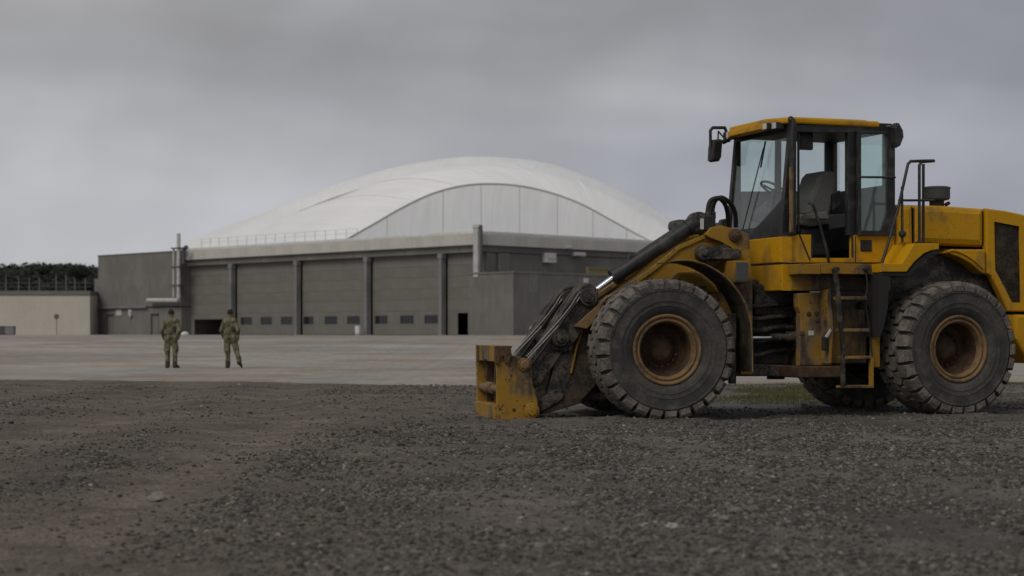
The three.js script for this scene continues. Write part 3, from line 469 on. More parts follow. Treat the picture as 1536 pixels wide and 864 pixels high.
// ---------------------------------------------------------------- wheel loader, jointed in the middle
const PF = 11.5 * Math.PI / 180, PR = 21 * Math.PI / 180, HALF = 1.45, ARM = 1.931;
const FF = (() => { const D = FOCAL / 121, x = (1003 - CX) / 121; return makeFrame(x - HALF * Math.sin(PF), -D - HALF * Math.cos(PF), PF); })();      // front half, origin under its axle
const hinge = FF.O.clone().addScaledVector(FF.U, ARM);
const RF = makeFrame(hinge.x + ARM * Math.cos(PR), hinge.z - ARM * Math.sin(PR), PR);                                                             // rear half
const loader = thing('wheel_loader', hinge, 0, 'worn yellow articulated wheel loader with an open cab parked on the gravel', 'wheel loader');
function placed(o, f) { o.position.copy(f.O).sub(hinge); o.rotation.y = f.turn; return o; }
function lpart(name, f, geo, mat) { const m = mesh(name, boxUV(geo), mat, loader); placed(m, f); return m; }
function lgroup(name, f) { const g = new THREE.Group(); g.name = name; loader.add(g); return placed(g, f); }
const sub = (parent, name, geo, mat) => mesh(name, boxUV(geo), mat, parent);

// ---- wheels
const TR = 0.888;
const lathe = (pts, seg = 96) => new THREE.LatheGeometry(pts.map(([r, z]) => new THREE.Vector2(r, z)), seg).rotateX(Math.PI / 2);
function lug(phi, sections, rBase) {                              // sections: [w, r, half length, shift] across the block
  const top = [], bot = [];
  for (const [w, r, h, o] of sections) for (const s of [-1, 1]) {
    const a = phi + (s * h + (o || 0)) / TR, b = phi + (s * (h + 0.012) + (o || 0)) / TR;
    top.push([r * Math.cos(a), r * Math.sin(a), w]); bot.push([rBase * Math.cos(b), rBase * Math.sin(b), w]);
  }
  const p = [], quad = (a, b, c, d) => p.push(...a, ...b, ...c, ...a, ...c, ...d), n = sections.length;
  for (let i = 0; i < n - 1; i++) { const k = 2 * i; quad(top[k], top[k + 1], top[k + 3], top[k + 2]); quad(bot[k], top[k], top[k + 2], bot[k + 2]); quad(top[k + 1], bot[k + 1], bot[k + 3], top[k + 3]); }
  quad(bot[0], bot[1], top[1], top[0]); const e = 2 * n - 2; quad(top[e], top[e + 1], bot[e + 1], bot[e]);
  const g = new THREE.BufferGeometry(); g.setAttribute('position', new THREE.Float32BufferAttribute(p, 3)); g.computeVertexNormals(); return g;
}
const tyreGeo = boxUV(lathe([[0.425, 0.235], [0.45, 0.285], [0.50, 0.318], [0.54, 0.33], [0.546, 0.337], [0.552, 0.337], [0.558, 0.332], [0.60, 0.339], [0.606, 0.346], [0.612, 0.346], [0.618, 0.340], [0.70, 0.345], [0.73, 0.343], [0.735, 0.352], [0.743, 0.352], [0.75, 0.341], [0.79, 0.33], [0.815, 0.31], [0.832, 0.27], [0.842, 0.15], [0.846, 0], [0.842, -0.15], [0.832, -0.27], [0.815, -0.31], [0.79, -0.33], [0.70, -0.345], [0.56, -0.334], [0.45, -0.285], [0.425, -0.235]]));
const treadGeo = (() => {
  const r = rng(31), gs = [], N = 27;
  for (let i = 0; i < N; i++) for (const s of [-1, 1]) {
    const p = (i + (s > 0 ? 0 : 0.5)) / N * Math.PI * 2, j = () => (r() - 0.5) * 0.012, wear = (r() - 0.5) * 0.008;
    let sec = [[0.15, TR + wear, 0.058 + j(), 0.01], [0.205, TR + wear, 0.079 + j(), 0], [0.28, TR - 0.004 + wear, 0.079 + j(), 0], [0.325, TR - 0.018, 0.075, 0], [0.357, TR - 0.06, 0.068, 0], [0.352, TR - 0.125, 0.056, 0]];
    gs.push(lug(p, (s > 0 ? sec : sec.map(([w, a, h, o]) => [-w, a, h, o]).reverse()), 0.76));
    sec = [[0.008, TR + 0.006 + wear, 0.058 + j(), 0.012], [0.05, TR + 0.006 + wear, 0.086 + j(), 0], [0.1, TR + 0.003 + wear, 0.084 + j(), 0], [0.142, TR + 0.002 + wear, 0.058 + j(), -0.01]];
    gs.push(lug(p + Math.PI / N, (s > 0 ? sec : sec.map(([w, a, h, o]) => [-w, a, h, o]).reverse()), 0.83));
  }
  return boxUV(mergeGeometries(gs));
})();
const rimGeo = boxUV(lathe([[0.425, 0.235], [0.447, 0.275], [0.443, 0.297], [0.425, 0.305], [0.405, 0.296], [0.398, 0.272], [0.388, 0.266], [0.382, 0.28], [0.368, 0.284], [0.352, 0.278], [0.346, 0.255], [0.338, 0.245], [0.334, 0.20]]));
const dishGeo = boxUV(lathe([[0.334, 0.20], [0.328, 0.02], [0.322, -0.05], [0.30, -0.07], [0.25, -0.075], [0.235, -0.055], [0.185, -0.05], [0.175, -0.01], [0.13, 0.005], [0.12, 0.03], [0.05, 0.04], [0, 0.04]], 48));
const boltGeo = boxUV(mergeGeometries(Array.from({ length: 16 }, (_, i) => new THREE.CylinderGeometry(0.014, 0.016, 0.04, 6).rotateX(Math.PI / 2).translate(0.212 * Math.cos(i / 8 * Math.PI), 0.212 * Math.sin(i / 8 * Math.PI), -0.035).toNonIndexed())));
const backGeo = boxUV(lathe([[0.425, -0.235], [0.44, -0.28], [0.41, -0.29], [0.36, -0.27], [0.34, -0.1], [0.1, -0.09], [0, -0.09]], 32));
[[FF, 1, 'front near wheel, its dust lighter on the tread'], [FF, -1], [RF, 1], [RF, -1]].forEach(([f, s], i) => {
  const g = new THREE.Group(); g.name = 'wheel'; loader.add(g);
  g.position.copy(f.O).addScaledVector(f.N, s * (HALF - 0.345)).sub(hinge).setY(0.862); g.rotation.y = f.turn + (s < 0 ? Math.PI : 0);
  const spin = i * 0.41 + 0.1, rot = (m) => { m.rotation.z = spin; return m; };
  rot(mesh('tyre', tyreGeo, M.rubber, g)); rot(mesh('tread', treadGeo, M.tread, g)); rot(mesh('rim', rimGeo, M.rim, g)); rot(mesh('hub', dishGeo, M.rust, g)); rot(mesh('wheel_bolts', boltGeo, M.rust, g)); rot(mesh('rim_back', backGeo, M.rust, g));
});
for (const f of [FF, RF]) lpart('axle', f, join(rod(V3(0, 0.862, -0.85), V3(0, 0.862, 0.85), 0.17, 0.17, 18), new THREE.SphereGeometry(0.34, 18, 12).translate(0, 0.862, 0)), M.grease);

// ---- front half: lift arms, linkage, coupler
for (const s of [1, -1]) {
  const w0 = s > 0 ? 0.42 : -0.56, w1 = w0 + 0.14, W = 0.56;       // both arms share the outline read on the near one
  const arm = FF.pts(W, [[1092, 352], [1075, 344], [1057, 354], [1017, 371], [980, 402], [940, 430], [906, 452], [926, 520], [965, 480], [1010, 440], [1060, 412], [1085, 390]]);
  const a = lpart('lift_arm', FF, slab(arm, w0, w1, 0.014), M.yellowWorn);
  sub(a, 'arm_end', slab(FF.pts(W, [[905, 453], [878, 480], [864, 520], [856, 560], [838, 590], [815, 598], [805, 610], [812, 622], [835, 616], [868, 606], [893, 580], [925, 521]]), w0 + 0.004, w1 - 0.004, 0.014), M.darkBrown);
  const edge = FF.pts(W, [[1058, 351], [1017, 368], [980, 399], [940, 427], [902, 452], [876, 479], [863, 520], [855, 560], [857.5, 560], [866, 521], [879, 482], [905, 458.5], [943, 433.5], [983, 405.5], [1019, 374.5], [1058, 357.5]]);
  sub(a, 'flange', slab(edge, w0 - 0.03, w1 + 0.03, 0.008), M.yellowWorn);
  const [pu, pv] = FF.at(1053, 380, W); sub(a, 'pin_boss', join(disc(pu, pv, w0 - 0.03, w1 + 0.05, 0.11), disc(pu, pv, w0 - 0.05, w1 + 0.08, 0.05)), M.grease);
  // tilt cylinder
  const c0 = FF.v3(1046, 333, 0.49), c1 = FF.v3(921, 415.5, 0.49), c2 = FF.v3(880, 446, 0.49); for (const c of [c0, c1, c2]) c.z = s * 0.49;
  const dir = c1.clone().sub(c0).normalize(), at = (t) => c0.clone().addScaledVector(dir, t), len = c1.distanceTo(c0);
  if (s > 0) {
  const cyl = lpart('tilt_cylinder', FF, join(rod(at(0.05), at(len), 0.098, 0.098, 20), rod(at(len - 0.1), at(len + 0.02), 0.112, 0.112, 20), rod(at(0.02), at(0.16), 0.112, 0.112, 20)), M.black);
  sub(cyl, 'piston_rod', rod(at(len - 0.05), c2, 0.042, 0.042, 14), M.chrome);
  sub(cyl, 'pipe', join(pipe([at(0.1).add(V3(0.02, 0.12, 0)), at(len * 0.8).add(V3(0.03, 0.125, 0)), at(len * 0.82).add(V3(0, 0.06, 0))], 0.017), box(at(len * 0.8).x - 0.03, at(len * 0.8).x + 0.05, at(len * 0.8).y + 0.08, at(len * 0.8).y + 0.15, s * 0.49 - 0.05, s * 0.49 + 0.05, 0.01)), M.black);
  sub(cyl, 'rod_eye', join(disc(c2.x, c2.y, s * 0.49 - 0.08, s * 0.49 + 0.08, 0.085), disc(c0.x, c0.y, s * 0.49 - 0.1, s * 0.49 + 0.1, 0.13)), M.grease);
  }
  // bell crank and link
  const bw0 = s * 0.49 - 0.16, bw1 = s * 0.49 + 0.16, p = (x, y) => FF.at(x, y, 0.6);
  const p3 = p(880, 446), p4 = p(838, 507), p5 = p(800, 562);
  const crank = lpart('bell_crank', FF, join(slab([p(868, 431), p(884, 425), p(896, 434), p(897, 452), p(880, 482), p(862, 512), p(848, 528), p(826, 524), p(822, 500), p(842, 466)], bw0, bw0 + 0.06, 0.012), slab([p(868, 431), p(884, 425), p(896, 434), p(897, 452), p(880, 482), p(862, 512), p(848, 528), p(826, 524), p(822, 500), p(842, 466)], bw1 - 0.06, bw1, 0.012), box(p(845, 500)[0], p(868, 500)[0], p(860, 500)[1], p(860, 462)[1], bw0 + 0.05, bw1 - 0.05, 0.02)), M.grease);
  sub(crank, 'pin', join(disc(p3[0], p3[1], bw0 - 0.05, bw1 + 0.06, 0.12), disc(p3[0], p3[1], bw0 - 0.07, bw1 + 0.085, 0.075), disc(p3[0], p3[1], bw0 - 0.08, bw1 + 0.1, 0.03), disc(p4[0], p4[1], bw0 - 0.05, bw1 + 0.07, 0.115), disc(p4[0], p4[1], bw0 - 0.07, bw1 + 0.095, 0.065), disc(p4[0], p4[1], bw0 - 0.08, bw1 + 0.11, 0.026)), M.grease);
  const lk = lpart('tilt_link', FF, join(link(p4, p5, 0.15, 0.15, s * 0.49 - 0.12, s * 0.49 + 0.12), link(p3, p4, 0.15, 0.15, s * 0.49 - 0.1, s * 0.49 + 0.1), link(p5, p(789, 549), 0.15, 0.10, s * 0.49 - 0.09, s * 0.49 + 0.09)), M.grease);
  sub(lk, 'pin', disc(p5[0], p5[1], s * 0.49 - 0.14, s * 0.49 + 0.14, 0.06), M.grease);
  lpart('arm_foot', FF, join(link(p(850, 540), p(834, 594), 0.14, 0.11, s * 0.49 - 0.07, s * 0.49 + 0.07), link(p(836, 594), p(799, 615), 0.085, 0.075, s * 0.49 - 0.09, s * 0.49 + 0.09), link(p(868, 560), p(846, 598), 0.1, 0.09, s * 0.49 - 0.15, s * 0.49 + 0.02)), M.grease);
  lpart('rubber_hose', FF, join(hose([V3(p3[0] - 0.05, p3[1] + 0.08, s * 0.49 + 0.18), V3((p3[0] + p4[0]) / 2 - 0.1, (p3[1] + p4[1]) / 2 + 0.03, s * 0.49 + 0.21), V3(p4[0] - 0.12, p4[1], s * 0.49 + 0.2), V3(p5[0] - 0.08, p5[1] + 0.08, s * 0.49 + 0.16), V3(p5[0] - 0.2, p5[1] - 0.02, s * 0.49 + 0.1)], 0.02, 30, 8)), M.hose);
  const hz = s * 0.49 + 0.2, hp = (x, y, o) => { const [u, v] = FF.at(x, y, 0.69); return V3(u, v, hz + o); };
  lpart('hydraulic_hose', FF, join(hose([hp(876, 436, -0.06), hp(868, 440, 0), hp(858, 456, 0.01), hp(840, 479, 0.01), hp(812, 510, 0.01), hp(790, 535, -0.02)], 0.0065, 30, 6), hose([hp(878, 439, -0.06), hp(871, 444, 0.0), hp(861, 459, 0.01), hp(843, 482, 0.01), hp(815, 513, 0.01), hp(793, 537, -0.02)], 0.007, 30, 6)), std({ color: new THREE.Color().setRGB(0.26, 0.25, 0.23), roughness: 0.4, metalness: 0.5 }));
}
lpart('cross_tube', FF, join(rod(V3(...FF.at(905, 520, 0), -0.45), V3(...FF.at(905, 520, 0), 0.45), 0.16, 0.16, 18), box(FF.at(860, 560, 0)[0], FF.at(905, 560, 0)[0], FF.at(880, 600, 0)[1], FF.at(880, 480, 0)[1], -0.42, 0.42, 0.04)), M.grease);
lpart('arm_mudguard', FF, slab(FF.pts(0.72, [[913, 443], [862, 490], [880, 493], [893, 480], [900, 462]]), 0.58, 0.74, 0.006), M.rim);
// quick coupler
{
  const W = 0.72, g = lgroup('quick_coupler', FF), P = (l, w = W) => FF.pts(w, l);
  const side = P([[745, 557], [744, 544], [756, 537], [769, 533], [781, 536], [792, 540], [798, 547], [799.5, 578], [806, 598], [808, 616], [804, 628], [745, 632]]);
  sub(g, 'side_plate', slab(side, W - 0.06, W, 0.012), M.yellowWorn);
  sub(g, 'side_plate', slab(side, -W, -W + 0.06, 0.012), M.yellowWorn);
  const x = (a) => FF.at(a, 560, W)[0], y = (b) => FF.at(745, b, W)[1];
  sub(g, 'top_beam', join(slabU([[-W, y(543)], [-0.12, y(543)], [-0.1, y(541)], [0.1, y(541)], [0.12, y(543)], [W, y(543)], [W, y(520)], [-W, y(520)]], x(744), x(758), 0.012), box(x(744), x(768), y(522), y(518.5), -W, W, 0.006)), M.yellowWorn);
  sub(g, 'bottom_beam', join(box(x(744.5), x(768), y(632), y(607), -0.655, 0.655, 0.012), box(x(742.5), x(745), y(631), y(609), -W + 0.01, W - 0.01, 0.006)), M.yellowWorn);
  sub(g, 'back_plate', box(x(775), x(780), y(628), y(545), -0.655, 0.655, 0.006), M.rust);
  sub(g, 'lock_bar', join(rod(V3(x(752), y(584), -0.655), V3(x(752), y(584), 0.655), 0.055, 0.055, 18), rod(V3(x(752), y(584), -0.25), V3(x(752), y(584), 0.25), 0.075, 0.075, 18)), M.rim);
  sub(g, 'rib', join(box(x(752), x(776), y(606), y(544), -0.34, -0.29, 0.006), box(x(752), x(776), y(606), y(544), 0.24, 0.29, 0.006)), M.rust);
  sub(g, 'hook', join(slab(P([[742, 545], [742, 519], [766, 519], [768, 533], [763, 545], [758, 545], [756, 534], [750, 536], [749, 546]], 0.76), 0.722, 0.76, 0.006), slab(P([[742, 545], [742, 519], [766, 519], [768, 533], [763, 545], [758, 545], [756, 534], [750, 536], [749, 546]], 0.76), -0.5, -0.45, 0.006)), M.rust);
  sub(g, 'edge_bar', box(x(743), x(748), y(634), y(629.5), -W, W, 0.004), M.rust);
  for (const [px, py, r] of [[786, 547, 0.085], [797, 616, 0.10]]) { const [u, v] = FF.at(px, py, W); sub(g, 'pin', join(disc(u, v, W, W + 0.04, r), disc(u, v, W + 0.04, W + 0.07, r * 0.7, 6), disc(u, v, -W - 0.04, -W, r), rod(V3(u, v, -0.66), V3(u, v, 0.66), 0.05, 0.05, 12)), M.yellowWorn); }
  const h = FF.at(771, 615, W); sub(g, 'bolt_hole', disc(h[0], h[1], W - 0.002, W + 0.006, 0.022, 12), M.hose);
}
// front frame, tower and pivot gear
lpart('front_frame', FF, join(slab(FF.pts(0.42, [[905, 560], [950, 470], [1040, 430], [1128, 425], [1128, 562], [905, 575]]), -0.4, 0.4, 0.03)), M.yellowWorn);
for (const s of [1, -1]) { const w0 = s > 0 ? 0.6 : -0.68, tw = lpart('tower_plate', FF, slab(FF.pts(0.68, [[1058, 352], [1067, 341], [1082, 338], [1108, 345], [1124, 351], [1126, 392], [1129, 420], [1129, 562], [1111, 562], [1107, 440], [1090, 428], [1082, 415], [1094, 400], [1103, 385], [1098, 372], [1080, 362], [1066, 357]]), w0, w0 + 0.08, 0.01), M.yellowWorn);
  const [u, v] = FF.at(1102, 353, 0.68); sub(tw, 'pivot', join(disc(u, v, w0 - 0.05, w0 + 0.13, 0.085), disc(u, v, w0 - 0.07, w0 + 0.155, 0.05), disc(u, v, w0 - 0.08, w0 + 0.17, 0.02)), M.rust); }
lpart('tower_web', FF, slab(FF.pts(0.5, [[1062, 400], [1062, 352], [1085, 345], [1120, 352], [1124, 440], [1075, 440]]), 0.2, 0.4, 0.02), M.yellowWorn);
lpart('lever', FF, join(link(FF.at(1054, 380, 0.72), FF.at(1104, 381, 0.72), 0.08, 0.07, 0.70, 0.76), disc(...FF.at(1054, 380, 0.72), 0.68, 0.82, 0.1), disc(...FF.at(1054, 380, 0.72), 0.82, 0.85, 0.045, 8), slab(FF.pts(0.7, [[1060, 372], [1088, 366], [1104, 378], [1100, 388], [1062, 390]]), 0.6, 0.7, 0.01)), M.grease);
{
  const g = lgroup('lamp_box', FF), W = 1.0, [u0, v0] = FF.at(1100, 424, W), [u1, v1] = FF.at(1124, 391, W);
  sub(g, 'case', box(u0, u1, v0, v1, 0.62, W, 0.01), M.yellowWorn); sub(g, 'face', box(u0 + 0.035, u1 - 0.02, v0 + 0.025, v1 - 0.02, W - 0.004, W + 0.012, 0.008), M.cabGrey); sub(g, 'lower_lip', box(u0 + 0.03, u1 - 0.01, v0 + 0.01, v0 + 0.025, W, W + 0.02, 0.004), M.rust);
}
{ // hose block at the head of the cylinders
  const g = lgroup('hose_manifold', FF), P = (x, y, w) => FF.v3(x, y, w), bx = (x0, x1, y0, y1, w0, w1, r = 0.02) => { const [a, b] = FF.at(x0, y0, w1), [c, d] = FF.at(x1, y1, w1); return box(a, c, b, d, w0, w1, r); };
  sub(g, 'block', join(bx(1056, 1074, 346, 323, 0.3, 0.6), bx(1040, 1058, 350, 326, 0.25, 0.58, 0.03), bx(1028, 1044, 350, 334, 0.2, 0.55, 0.04)), M.black);
  sub(g, 'far_block', join(bx(1013, 1034, 347, 329, -0.5, -0.1, 0.06), bx(1024, 1044, 348, 331, -0.1, 0.2, 0.03)), M.black);
  sub(g, 'label_plate', bx(1050.5, 1056, 344, 328, 0.6, 0.612, 0.004), M.label);
  sub(g, 'bracket', bx(1056, 1072, 362, 347, 0.34, 0.58, 0.01), M.orange);
  const loop = (o, z) => hose([P(1062 + o, 325, z), P(1062 + o, 313, z), P(1066 + o, 301, z), P(1076 + o * 0.6, 297 - o * 0.1, z), P(1086 + o * 1.2, 304, z - 0.1), P(1091 + o * 1.6, 318, z - 0.2), P(1092 + o * 1.7, 340, z - 0.3)], 0.03, 40, 10);
  sub(g, 'hose', loop(0, 0.5), M.hose); sub(g, 'hose', loop(7, 0.42), M.hose); 
  sub(g, 'fitting', join(rod(P(1062, 328, 0.5), P(1062, 318, 0.5), 0.042), rod(P(1069, 328, 0.42), P(1069, 318, 0.42), 0.042), bx(1076, 1098, 350, 333, -0.25, 0.1, 0.05), bx(1084, 1092, 350, 328, 0.1, 0.3, 0.03)), M.grease);
}
// front mudguards: curved sheets with a rolled edge
for (const s of [1, -1]) {
  const pts = [[1006, 392], [1020, 390.5], [1037, 391], [1058, 397], [1077, 407], [1094, 421], [1108, 438], [1119, 458], [1125.5, 480], [1128, 505], [1129, 558]].map(([x, y]) => FF.at(x, y, 1.36)), inn = pts.map(([u, v], i) => { const n = pts[Math.min(i + 1, pts.length - 1)], q = pts[Math.max(i - 1, 0)], l = Math.hypot(n[0] - q[0], n[1] - q[1]); return [u + (n[1] - q[1]) / l * 0.014, v - (n[0] - q[0]) / l * 0.014]; });
  const m = lpart('front_mudguard', FF, slab([...pts, ...inn.reverse()], s > 0 ? 0.74 : -1.36, s > 0 ? 1.36 : -0.74, 0.003), M.darkBrown);
  sub(m, 'edge', hose(pts.map(([u, v]) => V3(u, v, s * 1.36)), 0.011, 40, 6), M.rim);
  sub(m, 'stay', join(box(pts[4][0] - 0.3, pts[4][0] - 0.02, pts[4][1] - 0.25, pts[4][1] - 0.17, s * 0.9 - 0.05, s * 0.9 + 0.05), box(pts[7][0] - 0.1, pts[7][0] - 0.02, pts[9][1] - 0.6, pts[7][1] - 0.1, s * 1.0 - 0.05, s * 1.0 + 0.05)), M.grease);
}
lpart('axle_housing', FF, slab(FF.pts(0.7, [[1008, 420], [1018, 408], [1050, 404], [1068, 412], [1080, 440], [1010, 440]]), 0.42, 0.7, 0.04), M.yellowWorn);

// ---- joint between the halves
lpart('joint_frame', FF, join(box(1.2, 1.95, 0.95, 1.12, -0.35, 0.35, 0.02), box(1.2, 1.95, 0.5, 0.62, -0.35, 0.35, 0.02), rod(V3(1.93, 0.45, 0), V3(1.93, 1.3, 0), 0.12, 0.12, 16), box(1.1, 1.5, 0.5, 1.5, -0.3, 0.3, 0.02)), M.grease);
lpart('transmission', FF, join(box(1.45, 2.35, 0.62, 1.78, -0.28, 0.22, 0.06), rod(V3(1.3, 1.0, 0.1), V3(2.3, 1.02, 0.1), 0.13, 0.13, 16), box(1.5, 2.1, 1.3, 1.72, -0.5, 0.36, 0.04)), M.grease);
lpart('joint_hoses', FF, join(...[0, 1, 2, 3, 4].map((i) => hose([V3(1.25, 1.46 - i * 0.15, 0.34 - i * 0.03), V3(1.5, 1.42 - i * 0.16, 0.42), V3(1.8, 1.44 - i * 0.15, 0.40), V3(2.15, 1.45 - i * 0.16, 0.32)], 0.026 + 0.008 * (i % 3), 20, 8))), M.grease);
{
  const a = FF.v3(1120, 507, 0.55), b = FF.v3(1196, 505, 0.55), g = lpart('steering_cylinder', FF, join(rod(a.clone().lerp(b, 0.48), b, 0.05, 0.05, 14), rod(a.clone().lerp(b, 0.78), a.clone().lerp(b, 1.0), 0.075, 0.075, 14)), M.grease);
  sub(g, 'piston_rod', rod(a, a.clone().lerp(b, 0.5), 0.026, 0.026, 10), M.chrome); sub(g, 'rod_eye', rod(a.clone().add(V3(-0.02, 0, -0.06)), a.clone().add(V3(-0.02, 0, 0.06)), 0.06, 0.06, 14), M.yellowWorn);
}
lpart('belly_guard', FF, slab(FF.pts(0.5, [[1108, 545], [1190, 548], [1190, 566], [1125, 563], [1108, 560]]), -0.5, 0.5, 0.02), M.grease);

// ---- rear half: chassis
const R = (x, y, w) => RF.at(x, y, w), RP = (w, l) => RF.pts(w, l), Rb = (x0, x1, y0, y1, w0, w1, r = 0.01) => { const [a, b] = R(x0, y0, w1), [c, d] = R(x1, y1, w1); return box(a, c, b, d, w0, w1, r); };
lpart('chassis', RF, join(box(-1.75, 2.1, 0.72, 1.35, -0.42, 0.42, 0.03), box(-0.9, 2.0, 1.3, 1.75, -0.6, 0.6, 0.03), Rb(1198, 1268, 440, 560, -0.6, 0.5)), M.grease);
{
  const g = lgroup('side_frame', RF);
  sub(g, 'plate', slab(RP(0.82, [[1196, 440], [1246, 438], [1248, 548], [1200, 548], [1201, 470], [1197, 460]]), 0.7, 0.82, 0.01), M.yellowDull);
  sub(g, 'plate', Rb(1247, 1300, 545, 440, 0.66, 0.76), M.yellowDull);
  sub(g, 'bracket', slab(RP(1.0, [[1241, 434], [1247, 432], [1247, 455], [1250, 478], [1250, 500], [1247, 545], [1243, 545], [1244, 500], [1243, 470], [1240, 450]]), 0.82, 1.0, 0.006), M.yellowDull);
  sub(g, 'fuel_tank', Rb(1200, 1266, 567, 549, 0.3, 1.02, 0.02), M.rust);
  sub(g, 'tool_pouch', Rb(1235, 1243, 526, 504, 0.96, 1.02, 0.02), M.hose);
  sub(g, 'rag', slab(RP(1.04, [[1238, 505], [1243, 497], [1246, 493], [1248, 496], [1244, 503], [1241, 507]]), 1.02, 1.035, 0.003), M.label);
  sub(g, 'plate_label', Rb(1213, 1221, 503, 496, 0.821, 0.827, 0), M.label);
  for (const [x, y] of [[1213, 471], [1225, 470], [1226, 480], [1203, 500]]) { const [u, v] = R(x, y, 0.82); sub(g, 'bolt', disc(u, v, 0.815, 0.835, 0.035, 6), M.rust); }
}
// cab
const cab = lgroup('cab', RF), CWD = 0.77, vY = (x, y, w = CWD) => R(x, y, w)[1];
const cu0 = R(1186, 300, CWD)[0], cu1 = R(1342, 300, CWD)[0], vT = vY(1196, 187), vSill = vY(1186, 355), vFloor = vY(1250, 387), vLow = vY(1196, 394), vBot = vY(1196, 436), vGap = vY(1196, 396.5);
{
  const rf = R(1147, 184, 0.45)[0] - 0.02, rb = R(1317, 185, CWD)[0];
  sub(cab, 'roof', join(slabV([[rf, -0.48], [rf, 0.48], [cu0 - 0.02, 0.8], [rb, 0.8], [rb, -0.8], [cu0 - 0.02, -0.8]], vT + 0.012, vT + 0.095, 0.025), slabV([[rf + 0.3, -0.6], [rf + 0.3, 0.6], [rb - 0.1, 0.66], [rb - 0.1, -0.66]], vT + 0.08, vT + 0.125, 0.02)), M.yellow);
  sub(cab, 'visor', join(slabV([[rf - 0.05, -0.44], [rf - 0.05, 0.44], [rf + 0.12, 0.5], [rf + 0.12, -0.5]], vT - 0.045, vT + 0.03, 0.012)), M.yellow);
  for (const w of [0.62, 0.5, -0.5, -0.62]) { const u = lerp(rf, cu0, (Math.abs(w) - 0.42) / 0.38) - 0.005; const l = sub(cab, 'work_lamp', box(u - 0.05, u + 0.08, vT - 0.055, vT + 0.04, w - 0.055, w + 0.055, 0.015), M.black); sub(l, 'lens', box(u - 0.058, u - 0.048, vT - 0.045, vT + 0.03, w - 0.045, w + 0.048, 0), M.lens); }
  sub(cab, 'ceiling', box(cu0, cu1, vT - 0.03, vT + 0.005, -0.75, 0.75, 0), M.black);
}
{ // front: raked screen in a black frame, black lower corner panel
  const RAKE = 0.14, lean = (g) => { const p = g.attributes.position; for (let i = 0; i < p.count; i++) p.setX(i, p.getX(i) - RAKE * (vT - p.getY(i)) / (vT - vSill)); g.computeVertexNormals(); return g; };
  for (const w of [0.72, -0.769]) sub(cab, 'corner_panel', slab([[cu0 + 0.03, vT], [cu0 - RAKE + 0.03, vSill], [cu0 + 0.08, vSill], [cu0 + 0.08, vT]], w, w + 0.049, 0), M.black);
  const q = (y) => vY(1184, y, 0.76);
  sub(cab, 'screen_frame', lean(slabU([[-CWD, vSill], [CWD, vSill], [CWD, vT], [-CWD, vT]], cu0, cu0 + 0.05, 0.006, [[[-0.70, q(339)], [0.05, q(338)], [0.13, q(335)], [0.66, q(303)], [0.70, q(297)], [0.70, q(195)], [-0.70, q(195)]]])), M.black);
  sub(cab, 'windscreen', lean(slabU([[-0.71, q(340)], [0.06, q(339)], [0.67, q(304)], [0.71, q(194)], [-0.71, q(194)]], cu0 + 0.02, cu0 + 0.026, 0)), M.glass);
  sub(cab, 'wiper', lean(join(rod(V3(cu0 - 0.02, q(338), -0.25), V3(cu0 - 0.03, q(215), 0.15), 0.008, 0.008, 6), rod(V3(cu0 - 0.03, q(245), 0.12), V3(cu0 - 0.03, q(205), 0.19), 0.012, 0.012, 6))), M.hose);
  sub(cab, 'front_panel', slabU([[-CWD, vLow], [CWD + 0.01, vLow], [CWD + 0.01, vSill], [-CWD, vSill]], cu0 - 0.15, cu0 + 0.08, 0.012), M.yellow);
  sub(cab, 'front_apron', slabU([[-CWD, vBot + 0.06], [0.1, vBot + 0.06], [0.2, vBot], [CWD, vBot], [CWD, vGap], [-CWD, vGap]], cu0 - 0.13, cu0 + 0.09, 0.012), M.yellow);
}
